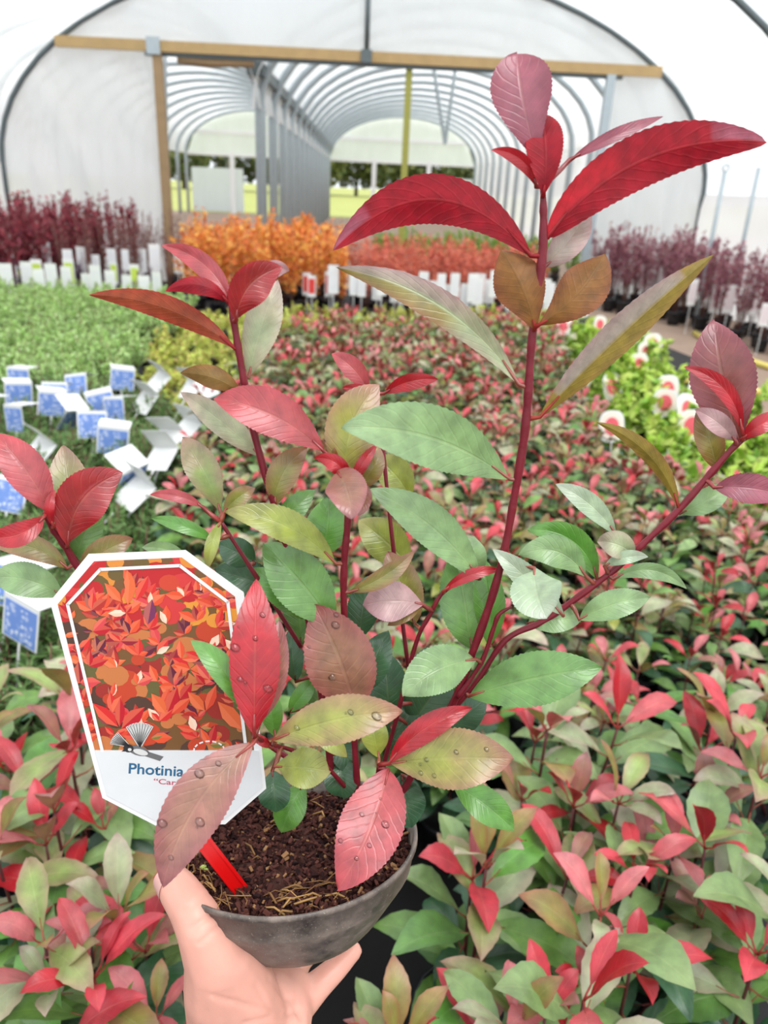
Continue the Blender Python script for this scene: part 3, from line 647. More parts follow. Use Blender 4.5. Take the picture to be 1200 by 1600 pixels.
tallset(S(200, 220, 90), 0, [(-3.9, -2.5, 7.05, 7, .22), (-2.3, -1.9, 7.1, 2, .26)], 'lime coloured label before the dark red shrubs', 'lime labels on the left', 3)
tallset(S(232, 220, 224), 0, [(2.5, 3.8, 8.85, 9, .26), (3.35, 3.9, 6.5, 6, .22), (3.1, 3.9, 7.4, 7, .24)], 'pale label by the right purple shrubs', 'pale labels on the right', 4)
tallset(S(224, 70, 66), 0, [(3.5, 3.9, 6.3, 3, .18), (.2, 1.5, 7.3, 5, .2), (-.6, -.25, 7.2, 3, .26)], 'red label at the shrub rows', 'red labels', 5)
# pale mulch bag look-alike: white leafy plant right
wht = [shrub(66, .34, .1, [S(226, 232, 214), S(205, 220, 180)], .05, 260, .1, 9, .5)]
q = on(1040, 730, 2, .33); plant_set('variegated_plant', 'potted plant', wht, [(q.x, q.y), (q.x+.1, q.y+.16)], 'plant with whitish leaves right of the slanting stem arch leaf', 'whitish leaved plants', (.9, 1.0), 3)
# stakes, hose
for (bx, by, tx, ty, lp) in ((1085, 512, 1120, 268, True), (1140, 478, 1184, 262, False)):
    b = on(bx, by, 2, 0) if lp else on(bx, by, 1, 8.1); b.z = 0
    lo_, hi_ = 0, 3
    for _ in range(40):
        mz = (lo_+hi_)/2
        if pix((b.x, b.y, mz))[1] > ty: lo_ = mz
        else: hi_ = mz
    mb = MB(); mb.tube([b, (b.x, b.y, mz)], .021)
    if lp: mb.tube([(b.x+.03*math.sin(a*PI/5), b.y, mz+.03-.03*math.cos(a*PI/5)) for a in range(11)], .008)
    tag(mb.build('metal_stake', M['steel'], None), 'galvanised metal stake with a looped top, right of the long red leaf' if lp else 'plain galvanised metal stake nearest the right edge', 'stake')
for j, pts in enumerate((((1085, 520), (1115, 540), (1160, 560), (1240, 585)), ((1030, 592), (1100, 598), (1150, 608), (1240, 618)))):
    P = [on(x, y, 2, .025) for x, y in pts]; mb = MB(); mb.tube(P, .024, 8)
    tag(mb.build('yellow_hose', M['yellow'], None), ['yellow hose lying on the path, farther strand by the pots', 'yellow hose lying on the path, nearer strand'][j], 'hose')
#PART3
# ---------------------------------------------------------------- the held plant
PT0 = at(457, 1304, .522)                                   # centre of pot rim
TILT = Matrix.Rotation(math.radians(-15), 3, 'X') @ Matrix.Rotation(math.radians(-4), 3, 'Y')
plant = thing('potted_photinia', 'red-stemmed photinia in a dusty dark grey pot held up in the hand', 'potted plant', PT0-TILT @ Vector((0, 0, .058)), world=True)
plant.rotation_mode = 'XYZ'
bpy.context.view_layer.update()
def hob(name, mb, mat, parent=plant, smooth=True):
    o = obj(name, mb.mesh(name, mat, smooth)); o.parent = parent
    if parent is plant: o.matrix_parent_inverse = plant.matrix_world.inverted()
    return o
def pt(v): return PT0+TILT @ Vector(v)
mb = MB(); R0, R1, HH = .085, .056, .058
prof = [(0, -HH), (R1-.005, -HH), (R1-.001, -HH+.002), (R1+.004, -HH+.008), (R1+.012, -.038), (R0-.0065, -.022), (R0-.005, -.0195), (R0-.0015, -.004), (R0, -.0035), (R0, -.0005), (R0-.001, 0), (R0-.0026, -.001), (R0-.006, -.02), (R1+.006, -.045), (0, -.05)]
mb.lathe(prof, 72); mb.v = [tuple(pt(v)) for v in mb.v]; hob('pot', mb, M['pot'])
rr = random.Random(3); mb = MB(); V = []; cs = []
nr, na = 26, 90
for i in range(nr+1):
    for j in range(na):
        r = .0795*i/nr; a = 2*PI*j/na; p = Vector((r*math.cos(a), r*math.sin(a), 0)); z = -.013+.005*noise.noise(p*60)+.003*noise.noise(p*170)-.004*(i/nr)**4
        V.append(pt((p.x, p.y, z))); k = .5+.5*noise.noise(p*240); cs.append(lerp(S(34, 20, 20), S(92, 58, 50), max(0, min(1, k))))
mb.add(V, [(i*na+j, i*na+(j+1) % na, (i+1)*na+(j+1) % na, (i+1)*na+j) for i in range(nr) for j in range(na)], cs)
for i in range(5200):
    r = .079*math.sqrt(rr.random()); a = rr.uniform(0, 2*PI); L = rr.uniform(.0016, .0048); d = (L, L*rr.uniform(.3, .6), L*rr.uniform(.25, .5))
    q = Matrix.Rotation(rr.uniform(0, 6.3), 3, 'Z') @ Matrix.Rotation(rr.uniform(-.9, .9), 3, 'Y') @ Matrix.Rotation(rr.uniform(-.9, .9), 3, 'X')
    c = rr.random(); col = lerp(S(34, 20, 22), S(104, 62, 54), c) if c < .93 else S(150, 112, 78)
    mb.box(pt((r*math.cos(a), r*math.sin(a), -.0125+rr.uniform(-.002, .0035))), d, col, TILT @ q)
soil = hob('soil', mb, M['soil'], smooth=False)
mb = MB()
for i in range(70):                                         # straw and root fibres
    if i < 34: a = rr.uniform(PI*.95, PI*1.35); r = rr.uniform(.055, .077)
    elif i < 56: a = rr.uniform(PI*1.45, PI*1.75); r = rr.uniform(.045, .07)
    else: a = rr.uniform(0, 2*PI); r = rr.uniform(.02, .075)
    c = Vector((r*math.cos(a), r*math.sin(a), -.009)); th = a+PI/2+rr.gauss(0, .6); L = rr.uniform(.006, .02); d = Vector((math.cos(th), math.sin(th), 0))
    P = [pt(c-d*L/2), pt(c+Vector((rr.gauss(0, .001), rr.gauss(0, .001), .002))), pt(c+d*L/2+Vector((0, 0, rr.uniform(-.002, .002))))]
    mb.tube(P, rr.choice([.0003, .0004, .0007]), 4, lerp(S(190, 150, 96), S(120, 84, 56), rr.random()))
tag(hob('straw', mb, M['soil'], soil), kind='stuff')
mb = MB()
for px_, py_ in ((619, 1310), (612, 1378), (318, 1358)):
    c = on(px_, py_, 2, pt((0, 0, -.008)).z+.0)
    for q in range(4): mb.tube([c+Vector((0, 0, -.001)), c+Vector((rr.uniform(-.003, .003), rr.uniform(-.003, .003), .002))], [.0009, .0014], 6, S(196, 214, 120))
hob('moss_sprout', mb, M['soil'], soil)

VZ = lambda y: (.217*0+ (lambda k: .52-.39*((.217-k*.52)/(.92-.39*k)) )((y-800)/1200.)) if True else 0
def vz(y):
    k = (y-800)/1200.; dh = (.217-k*.52)/(.92-.39*k); return .52-.39*dh
ST = {
 'main': ([(600, 1290), (650, 1200), (705, 1105), (738, 1020), (768, 935), (788, 860), (803, 780), (818, 690), (825, 620), (831, 530), (842, 450), (848, 390), (849, 330), (848, 290)], .0, (6.2, 5.9, 5.8, 5.6, 5.3, 5.2, 5.2, 5.4, 5.2, 5.0, 5.2, 5.0, 4.2, 3), .0),
 'left': ([(520, 1230), (505, 1100), (480, 960), (430, 795), (398, 680), (382, 600), (370, 530), (362, 480), (358, 455)], -.004, (5, 5, 4.6, 4.3, 4.3, 4.2, 4.2, 3.8, 2), 0),
 'centre': ([(560, 1260), (552, 1130), (538, 960), (538, 880), (543, 820), (546, 765), (546, 740)], -.01, (5, 4.8, 4.6, 4.4, 4.2, 4.4, 2), 0),
 'right': ([(705, 1110), (745, 1065), (790, 1000), (850, 970), (900, 935), (960, 890), (1010, 845), (1062, 795), (1110, 740), (1150, 695), (1175, 680)], .004, (4.4, 4.2, 4.2, 4.2, 4.2, 4.3, 4.3, 4.3, 4.2, 4, 2), .0),
 'far_left': ([(490, 1210), (400, 1150), (280, 1060), (190, 980), (125, 890), (100, 850), (82, 825), (70, 800)], .02, (4.5, 4.5, 4.5, 4.5, 5, 5, 4.4, 3), -.03),
 'twig': ([(590, 1230), (620, 1120), (650, 1005), (672, 960), (693, 925), (735, 900)], .008, (3.6, 3.4, 3.2, 3, 2.8, 1), 0),
 'twig2': ([(715, 1090), (752, 1035), (770, 985), (780, 960), (800, 948)], -.004, (3.4, 3.3, 3.2, 3, 1), 0),
 'low': ([(575, 1290), (585, 1235), (592, 1195)], -.012, (3.2, 3, 2.6), -.01),
 'droop': ([(540, 1230), (500, 1190), (450, 1170), (420, 1162), (398, 1150)], -.01, (3.2, 3, 2.8, 2.6, 2.2), -.085),
 'upper_left': ([(470, 1010), (400, 900), (345, 815)], .004, (3, 3, 2.6), 0),
 'behind': ([(640, 1060), (615, 860), (598, 700), (590, 640), (588, 615)], .05, (3, 3, 3, 3, 2), .03),
}
SP = {}; SR = []
for n, (P, off, rad, de) in ST.items():
    Q = [at(x, y, vz(y)+off+de*i/(len(P)-1)) for i, (x, y) in enumerate(P)]
    SP[n] = Q
    dense = []; dr = []
    for i in range(len(Q)-1):                               # Catmull-Rom
        p0, p1, p2, p3 = Q[max(0, i-1)], Q[i], Q[i+1], Q[min(len(Q)-1, i+2)]
        for s in range(6):
            t = s/6; dense.append(.5*((2*p1)+(p2-p0)*t+(2*p0-5*p1+4*p2-p3)*t*t+(3*p1-p0-3*p2+p3)*t**3)); dr.append((rad[i]*(1-t)+rad[i+1]*t)*(1+.10*math.sin(i*1.7+s)))
    dense.append(Q[-1]); dr.append(rad[-1]); dr = [r*.000445 for r in dr]
    mb = MB(); mb.tube(dense, dr, 10); hob('stem', mb, M['stem']); SR += [(pix(p), n) for p in dense]
def snap(x, y, only=None):
    best = min((q for q in SR if only is None or q[1] == only), key=lambda q: (q[0][0]-x)**2+(q[0][1]-y)**2); (sx, sy, sz), n = best
    return sx, sy, sz, math.hypot(sx-x, sy-y), n
# base x,y | tip x,y | half width px | sideways bend px | palette | options
LV = [
 (830, 400, 520, 392, 38, 84, 'DR', dict(u=1, roll=10, fold=12, tz=.02, dz=.0, wav=.05, pr=((1, .8, 1, 'PM'),), we=.75)),
 (845, 262, 808, 84, 47, -6, 'PM', dict(roll=-6, fold=6, tz=-.012, sh=2.1, we=.6)),
 (849, 305, 846, 178, 29, 5, 'R', dict(roll=8, fold=-10, tz=.0, oz=-.006, sh=1.5, u=1, we=.6)),
 (838, 292, 767, 234, 12, 18, 'R', dict(roll=15)),
 (855, 372, 1198, 222, 41, -52, 'DR', dict(u=1, roll=-12, fold=10, tz=-.015, sh=.95, we=.62, pr=((-1, 0, .42, 'R'), (-1, .78, 1, 'PM')))),
 (890, 250, 1036, 182, 11, -4, 'PM', dict(oz=.01, roll=20)),
 (850, 418, 922, 322, 25, 6, 'PK', dict(oz=.01, fold=12)),
 (836, 516, 783, 390, 42, 8, 'OLB', dict(u=1, roll=-10, oz=-.003, sh=1.25)),
 (838, 510, 944, 396, 40, 12, 'OLB', dict(u=1, roll=10, oz=-.005, sh=1.5, we=.7)),
 (810, 600, 525, 418, 27, 38, 'LGP', dict(roll=10, fold=20, wav=.12, pr=((-1, .4, 1, 'OL'), (1, .4, 1, 'PK')))),
 (843, 652, 1116, 397, 29, -6, 'OL', dict(u=1, roll=-22, fold=14, sh=1.0, wav=.12, pr=((-1, .12, .85, 'PK3'),))),
 (795, 748, 533, 668, 50, 26, 'LG', dict(roll=-8, fold=16, tz=-.07, wav=.05, sh=1.05)),
 (750, 905, 577, 764, 34, 16, 'LG', dict(roll=-12, fold=14, tz=-.03)),
 (362, 480, 252, 383, 18, 22, 'P', dict(roll=15, tz=.01)),
 (358, 474, 258, 455, 15, 20, 'R', dict(u=1, roll=-15)),
 (368, 545, 138, 461, 21, 22, 'BRR', dict(u=1, roll=10, tz=.01)),
 (369, 500, 442, 417, 31, -20, 'DR2', dict(roll=-12, oz=-.006)),
 (410, 440, 452, 424, 14, -12, 'PK2', dict(oz=.006)),
 (388, 592, 433, 438, 29, -3, 'LGP', dict(oz=.008, sh=1.2)),
 (376, 614, 282, 583, 19, 9, 'BR', dict(u=1, roll=8)),
 (506, 705, 334, 622, 38, 16, 'P', dict(roll=-12, tz=-.015, st='centre', sh=1.15)),
 (410, 715, 283, 613, 22, 4, 'LGP', dict(oz=.02)),
 (430, 790, 480, 700, 25, -14, 'BRG', dict(fold=20)),
 (345, 802, 285, 684, 27, 6, 'GP', dict(st='upper_left', sh=1.3, oz=.01)),
 (318, 793, 234, 773, 10, 8, 'P', dict(st='upper_left')),
 (335, 845, 236, 810, 12, 6, 'G2', dict(st='upper_left')),
 (350, 800, 398, 762, 15, -4, 'YGP', dict(st='upper_left')),
 (345, 815, 325, 888, 11, 4, 'YG', dict(st='upper_left')),
 (524, 880, 350, 800, 28, 20, 'YG', dict(roll=-12, tz=-.02)),
 (430, 840, 492, 765, 20, -6, 'G', dict(oz=.006)),
 (500, 865, 512, 778, 36, 6, 'G2', dict(oz=.012)),
 (520, 975, 412, 848, 45, 4, 'G', dict(oz=-.002, tz=-.012)),
 (490, 970, 396, 888, 27, 4, 'G2', dict(oz=.006)),
 (440, 925, 334, 890, 31, 2, 'DG', dict(oz=.02)),
 (400, 880, 340, 850, 24, 2, 'DG', dict(oz=.025)),
 (528, 738, 549, 812, 34, -6, 'BR2', dict(tz=-.03, oz=-.012, sh=.8, st='centre')),
 (556, 750, 560, 806, 16, -8, 'BR2', dict(tz=-.02, oz=-.01, st='centre')),
 (542, 762, 490, 716, 15, 18, 'R', dict(roll=15, oz=-.006)),
 (548, 762, 590, 694, 10, -4, 'R', dict(oz=-.006)),
 (545, 758, 592, 600, 42, -22, 'YGP', dict(oz=.008, sh=1.15)),
 (553, 762, 594, 700, 18, 8, 'OL', dict(oz=.0)),
 (520, 735, 492, 690, 16, 6, 'BR', dict(oz=.012, st='centre')),
 (640, 775, 588, 715, 28, 5, 'YG', dict(oz=.03)),
 (546, 925, 648, 860, 16, 8, 'BRG', dict(roll=-14)),
 (640, 885, 560, 812, 33, 4, 'YG', dict(oz=.012, sh=1.0)),
 (648, 975, 606, 862, 32, 2, 'YGP', dict(oz=.014)),
 (660, 944, 566, 946, 32, 6, 'PK2', dict(oz=-.006, fold=8, sh=1.1)),
 (660, 946, 606, 978, 12, 2, 'OL', dict(oz=.0)),
 (738, 1015, 712, 858, 40, 0, 'G', dict(oz=.014, sh=.95)),
 (765, 1010, 752, 870, 26, 6, 'G2', dict(oz=.018)),
 (735, 905, 742, 838, 26, -3, 'LG', dict(oz=.018)),
 (692, 925, 785, 890, 10, -10, 'R', dict(st='twig', oz=-.004)),
 (744, 1030, 630, 1088, 38, 12, 'LG', dict(roll=-5, tz=-.02, oz=-.004)),
 (732, 1088, 940, 1043, 42, -6, 'G', dict(roll=-6, fold=12, tz=-.02, oz=-.004)),
 (905, 968, 1016, 934, 24, -7, 'LG', dict(st='right')),
 (824, 975, 906, 972, 24, -8, 'LG', dict(oz=.006)),
 (880, 962, 770, 858, 21, 4, 'LGW', dict(oz=-.01, tz=-.01)),
 (835, 888, 855, 966, 42, 6, 'LGW', dict(oz=-.008, tz=-.03, sh=1.1)),
 (962, 835, 868, 756, 18, 10, 'LGW', dict(st='right')),
 (933, 905, 823, 828, 25, 28, 'G2', dict(u=0, roll=12, oz=.004)),
 (915, 900, 810, 868, 26, 24, 'LG', dict(oz=-.004)),
 (990, 866, 934, 846, 22, 6, 'LGP', dict(st='right')),
 (945, 885, 1013, 870, 11, -7, 'LGW', dict(st='right', oz=-.005)),
 (958, 905, 1073, 920, 14, -22, 'LG', dict(roll=-15, st='right')),
 (1061, 795, 932, 660, 15, 24, 'OL', dict(u=1, roll=22, fold=20, st='right')),
 (1154, 688, 1116, 500, 48, -5, 'PM2', dict(oz=.006, st='right', sh=1.1, fold=8)),
 (1159, 674, 1068, 573, 14, 24, 'R', dict(oz=-.008, st='right')),
 (1150, 690, 1086, 640, 17, 6, 'PK2', dict(oz=-.004, st='right')),
 (1160, 686, 1225, 648, 15, -5, 'R', dict(oz=-.004, st='right')),
 (1116, 762, 1225, 775, 25, -6, 'PM', dict(oz=-.004, st='right')),
 (1062, 802, 1142, 758, 20, 3, 'LG', dict(oz=.012, st='right')),
 (1120, 735, 1090, 640, 22, 4, 'OL', dict(oz=.014, st='right')),
 (78, 800, -12, 676, 32, 8, 'P', dict(st='far_left', tz=-.01)),
 (70, 806, -22, 838, 20, -14, 'R', dict(st='far_left', oz=-.01)),
 (106, 850, 192, 738, 40, -24, 'DR2', dict(st='far_left', oz=-.006)),
 (84, 822, 86, 765, 8, -8, 'R', dict(st='far_left', oz=-.006)),
 (112, 868, 98, 696, 38, 4, 'GP', dict(st='far_left', oz=.012)),
 (115, 885, 155, 792, 27, -4, 'G', dict(st='far_left', oz=.01)),
 (125, 890, 208, 842, 22, -6, 'BRG', dict(st='far_left', oz=.0)),
 (105, 888, -15, 852, 20, 16, 'BRG', dict(st='far_left')),
 (98, 932, -18, 903, 28, 12, 'LG', dict(st='far_left')),
 (290, 868, 222, 855, 12, 4, 'LG', dict(oz=.03)),
 (397, 1145, 400, 904, 39, 0, 'R', dict(st='droop', oz=-.005, tz=.0, roll=4, fold=6, sh=.92, d=1)),
 (405, 1130, 436, 968, 22, 8, 'BR2', dict(st='droop', oz=.008)),
 (382, 1110, 298, 1000, 21, 12, 'G2', dict(st='droop', oz=.002)),
 (556, 1110, 490, 944, 54, 6, 'BRP', dict(oz=-.012, tz=-.02, sh=.9, d=1, fold=8)),
 (428, 1156, 630, 1112, 37, -10, 'YGP', dict(oz=-.03, tz=-.01, d=1, fold=10, st='droop')),
 (592, 1182, 578, 1112, 22, 0, 'YG', dict(st='low', oz=.004)),
 (608, 1192, 738, 1106, 21, -14, 'R', dict(st='low', oz=-.004, roll=-8)),
 (612, 1192, 803, 1186, 46, -4, 'YGP', dict(st='low', oz=.0, tz=-.02, fold=8, d=1, sh=1.05)),
 (607, 1202, 527, 1391, 50, -10, 'P', dict(st='low', tz=-.03, fold=8, d=1, sh=.88, roll=-3)),
 (706, 1224, 804, 1298, 27, -5, 'G2', dict(oz=.012)),
 (628, 1210, 642, 1292, 33, 2, 'DG', dict(oz=.01, sh=1.1)),
 (430, 1198, 516, 1205, 32, -2, 'YG', dict(oz=-.004, sh=1.2, st='droop')),
 (485, 1140, 542, 1182, 15, -3, 'YG', dict(oz=.0)),
 (475, 1225, 440, 1302, 26, 4, 'G2', dict(oz=.01)),
 (530, 1182, 536, 1248, 28, 0, 'DG', dict(oz=.012)),
 (425, 1205, 432, 1270, 26, 0, 'DG', dict(oz=.008)),
 (430, 1150, 418, 1072, 18, 0, 'G2', dict(oz=.0)),
 (452, 1112, 492, 1060, 15, 0, 'G2', dict(oz=.004)),
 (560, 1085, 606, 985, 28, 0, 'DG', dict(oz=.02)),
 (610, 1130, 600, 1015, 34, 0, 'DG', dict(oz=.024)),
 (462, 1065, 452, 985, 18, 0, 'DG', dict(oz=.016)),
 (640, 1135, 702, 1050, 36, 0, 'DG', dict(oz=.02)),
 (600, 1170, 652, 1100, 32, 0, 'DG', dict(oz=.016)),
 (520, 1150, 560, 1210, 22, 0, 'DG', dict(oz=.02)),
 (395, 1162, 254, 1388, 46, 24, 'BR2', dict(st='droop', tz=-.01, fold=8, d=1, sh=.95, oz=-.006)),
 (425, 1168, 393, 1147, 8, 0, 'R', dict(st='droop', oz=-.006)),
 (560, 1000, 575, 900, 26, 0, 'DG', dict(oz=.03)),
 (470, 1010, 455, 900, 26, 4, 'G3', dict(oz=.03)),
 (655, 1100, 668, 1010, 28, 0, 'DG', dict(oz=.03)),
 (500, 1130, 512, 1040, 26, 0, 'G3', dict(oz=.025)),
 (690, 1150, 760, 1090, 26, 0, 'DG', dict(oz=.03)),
 (575, 612, 518, 552, 17, 8, 'P', dict(st='behind')),
 (600, 615, 684, 593, 14, -8, 'R', dict(st='behind', roll=-10)),
 (588, 618, 535, 606, 8, 4, 'R', dict(st='behind')),
]
leafobjs = []
for i, (bx, by, tx, ty, W, bend, pal, o) in enumerate(LV):
    sx, sy, sz, dd, n = snap(bx, by, o.get('st'))
    zb = (sz if dd < 90 else vz(by))+o.get('oz', 0)*1.0; zt = zb+o.get('tz', -.004)
    L = math.hypot(tx-bx, ty-by); nx, ny = -(ty-by)/L, (tx-bx)/L
    B = at(bx, by, zb); T = at(tx, ty, zt); Cc = at((bx+tx)/2+nx*bend*2, (by+ty)/2+ny*bend*2, (zb+zt)/2+o.get('dz', -.014))
    tow = CP-(B+T)/2; fl = bool(o.get('u')); fold = o.get('fold', 19)
    mb = MB()
    # upper face looks at the camera unless u: then the blade is turned over
    leaf(mb, B, Cc, T, W*(zb+zt)/2/F, tow, o.get('roll', 0), -fold if fl else fold, pal, 54, 5, o.get('sh', 1.02), .02, fl, o.get('wav', .09), i+1,
         pet=at(sx, sy, sz) if dd < 60 else None, petr=.0012, parts=o.get('pr', ()), we=o.get('we', .82), twist=math.radians(o.get('tw', 0)))
    lo_ = hob('leaf', mb, M['leafu'] if fl else M['leaf']); leafobjs.append(lo_)
    if o.get('d') and i % 1 == 0:
        r2 = random.Random(i); db = MB(); me = lo_.data
        for _ in range(9):
            vi = r2.randrange(10*11, 46*11); p = Vector(me.vertices[vi].co)
            if vi % 11 in (0, 10): continue
            nn = (CP-p).normalized(); q = r2.choice([.0006, .0009, .0014, .0022])
            a1 = nn.orthogonal().normalized(); a2 = nn.cross(a1); Vd = []; 
            for ri, (rad_, hh) in enumerate(((1, 0), (.8, .28), (.45, .42), (.01, .48))):
                Vd += [p+a1*math.cos(a*PI/5)*q*rad_+a2*math.sin(a*PI/5)*q*rad_*1.3+nn*(q*hh*1.1) for a in range(10)]
            db.add(Vd, [(x*10+y, x*10+(y+1) % 10, (x+1)*10+(y+1) % 10, (x+1)*10+y) for x in range(3) for y in range(10)])
        tag(hob('water_drops', db, M['drop'], lo_), kind='stuff')
print('leaves', len(LV))

# ---------------------------------------------------------------- printed tag
Ta = at(245, 1290, .462); Tb = at(214, 863, .415); Tc = at(415, 1230, .468)
ev = (Tb-Ta).normalized(); tn = (Tc-Ta).cross(ev).normalized()
if tn.dot(CP-Ta) < 0: tn = -tn
eu = ev.cross(tn).normalized()
def tp(x, y, lift=0.0):
    d = ray(x, y); return CP+d*((Ta-CP).dot(tn)/d.dot(tn))+tn*lift
OUT = [(138, 866), (290, 860), (381, 926), (416, 1232), (352, 1288), (243, 1290), (160, 1247), (78, 940)]
tagt = thing('plant_tag', 'white edged octagonal tag printed with a photo of red foliage, in the held pot', 'plant tag', Ta, world=True)
bpy.context.view_layer.update()
def tob(name, mb, mat):
    o = obj(name, mb.mesh(name, mat, False)); o.parent = tagt; o.matrix_parent_inverse = tagt.matrix_world.inverted(); return o
def slab(poly, z0, z1, col=(.5, .5, .5), mb=None):
    mb = mb or MB(); n = len(poly); V = [tp(x, y, z0) for x, y in poly]+[tp(x, y, z1) for x, y in poly]
    mb.add(V, [tuple(range(n)), tuple(range(n, 2*n))[::-1]]+[(i, (i+1) % n, n+(i+1) % n, n+i) for i in range(n)], col); return mb
tob('card', slab(OUT, -.0007, 0), M['card'])
PH = [(147, 877), (284, 871), (367, 932), (397, 1172), (148, 1172), (90, 944)]
# left edge runs from (90,944) to (148,1172)
def clip(poly, cp):
    ar = sum(cp[i][0]*cp[(i+1) % len(cp)][1]-cp[(i+1) % len(cp)][0]*cp[i][1] for i in range(len(cp))); sg = 1 if ar > 0 else -1
    out = poly
    for i in range(len(cp)):
        a, b = cp[i], cp[(i+1) % len(cp)]; inp, out = out, []
        f = lambda p: sg*((b[0]-a[0])*(p[1]-a[1])-(b[1]-a[1])*(p[0]-a[0]))
        for j in range(len(inp)):
            p, q = inp[j], inp[(j+1) % len(inp)]; fp, fq = f(p), f(q)
            if fp >= 0: out.append(p)
            if (fp > 0 and fq < 0) or (fp < 0 and fq > 0): t = fp/(fp-fq); out.append((p[0]+(q[0]-p[0])*t, p[1]+(q[1]-p[1])*t))
        if len(out) < 3: return []
    return out
mb = slab(PH, .00002, .00005, S(120, 84, 50)); rr = random.Random(21); z = .00006
def flat(poly, col):
    global z
    p = clip(poly, PH)
    if len(p) >= 3: mb.add([tp(x, y, z) for x, y in p], [tuple(range(len(p)))], col); z += .00000035
for i in range(240):                                        # soft background patches
    x, y = rr.uniform(80, 400), rr.uniform(865, 1175); q = rr.uniform(6, 26)
    top = y < 980
    c = rr.choice([S(206, 70, 50), S(190, 40, 44), S(220, 140, 60), S(110, 90, 50), S(210, 60, 60)] if top else [S(160, 50, 44), S(104, 96, 56), S(196, 70, 44), S(86, 60, 50), S(200, 120, 70)])
    if x > 300 and y < 1000 and rr.random() < .5: c = S(226, 150, 60)
    flat([(x+q*math.cos(a*PI/6), y+q*.8*math.sin(a*PI/6)) for a in range(12)], c)
def pleaf(x, y, a, L, Wd, c1, c2):
    dx, dy = math.cos(a), math.sin(a); nx, ny = -dy, dx
    A = [(0, 0), (.3, .8), (.6, .85), (1, 0)]
    flat([(x+dx*L*t+nx*Wd*w_, y+dy*L*t+ny*Wd*w_) for t, w_ in A], c1); flat([(x+dx*L*t-nx*Wd*w_, y+dy*L*t-ny*Wd*w_) for t, w_ in A], c2)
cs_ = [S(214, 46, 46), S(220, 76, 52), S(190, 30, 44), S(226, 104, 60), S(216, 72, 76), S(150, 34, 50), S(226, 84, 50), S(180, 50, 44)]
for i in range(105):
    x, y = rr.uniform(95, 390), rr.uniform(920, 1165)+rr.uniform(0, 20)
    if i == 104: x, y = 208, 915
    n = rr.randint(3, 6); a0 = rr.uniform(0, 6)
    for q in range(n):
        a = -PI/2+rr.uniform(-1.7, 1.7); L = rr.uniform(14, 34); c = rr.choice(cs_)
        if rr.random() < .13: c = S(100, 36, 58)
        if rr.random() < .06: c = S(246, 214, 190)
        if rr.random() < .05 and y > 1080: c = S(120, 120, 60)
        pleaf(x, y, a, L, L*rr.uniform(.2, .3), c, lerp(c, S(250, 150, 110), rr.uniform(.1, .5)))
for (x, y, a, L, W_) in ((207, 935, -1.75, 46, 10), (190, 940, -2.3, 40, 9), (212, 938, -1.1, 44, 9), (200, 945, -1.5, 40, 8), (231, 975, -1.4, 40, 11), (185, 1135, -2.4, 56, 11), (187, 1135, -1.55, 46, 9), (190, 1138, -.75, 50, 13), (260, 1115, -2.2, 40, 11), (262, 1112, -1.2, 42, 12), (268, 1115, -.7, 40, 9), (320, 1110, -2.3, 40, 10), (322, 1110, -1.2, 44, 9), (380, 1140, -2.3, 60, 14)):
    c = rr.choice(cs_[:4]) if L != 40 or W_ != 11 or x != 231 else S(120, 50, 90); pleaf(x, y, a, L, W_, c, lerp(c, S(250, 140, 100), .35))
tob('picture', mb, M['print'])
# inner white line
INN = [(158, 890), (281, 883), (354, 938), (362, 975)]; LFT = [(106, 944), (160, 1172)]
mb = MB(); z1 = .0008
def strip(P, w_, mb, zz=.00075, col=(.5,)*3):
    for i in range(len(P)-1):
        (x0, y0), (x1, y1) = P[i], P[i+1]; L = math.hypot(x1-x0, y1-y0) or 1; nx, ny = -(y1-y0)/L*w_/2, (x1-x0)/L*w_/2; ex, ey = (x1-x0)/L*w_*.3, (y1-y0)/L*w_*.3
        mb.add([tp(x0+nx-ex, y0+ny-ey, zz), tp(x0-nx-ex, y0-ny-ey, zz), tp(x1-nx+ex, y1-ny+ey, zz), tp(x1+nx+ex, y1+ny+ey, zz)], [(0, 1, 2, 3)], col)
strip([(160, 1172), (106, 944), (157, 889), (281, 883), (356, 940), (384, 1165)], 5, mb)
arc = [(327+24*math.cos(a*PI/14), 1172+15*math.sin(a*PI/14)) for a in range(-14, 1)]
for i in range(0, 14, 2): strip(arc[i:i+2], 2.4, mb)
tob('white_line', mb, M['card'])
LOW = [(148, 1172), (397, 1172), (403, 1166), (409, 1230), (349, 1280), (246, 1282), (166, 1242)]
tob('caption_panel', slab([(148, 1172), (404, 1172), (410, 1229), (349, 1281), (246, 1283), (167, 1242)], .00002, .0007), M['panel'])
def words(txt, x0, y0, x1, y1, hpx, mat, name, zz=.00078, maxw=None):
    cu = bpy.data.curves.new(name, 'FONT'); cu.body = txt; cu.size = 1; cu.offset = .018
    tmp = bpy.data.objects.new('t', cu); COL.objects.link(tmp); bpy.context.view_layer.update()
    me = bpy.data.meshes.new_from_object(tmp.evaluated_get(bpy.context.evaluated_depsgraph_get())); bpy.data.objects.remove(tmp)
    xs = [v.co.x for v in me.vertices]; wmax = max(xs)-min(xs); L = math.hypot(x1-x0, y1-y0); dx, dy = (x1-x0)/L, (y1-y0)/L; sx = L/wmax; sy = hpx/.7
    for v in me.vertices:
        a, b = (v.co.x-min(xs))*sx, v.co.y*sy; v.co = tp(x0+dx*a+dy*b, y0+dy*a-dx*b, zz)
    me.materials.clear(); me.materials.append(M[mat]); o = obj(name, me); o.parent = tagt; o.matrix_parent_inverse = tagt.matrix_world.inverted(); return o
words('Photinia f', 201, 1207, 303, 1213, 16, 'ink', 'lettering')
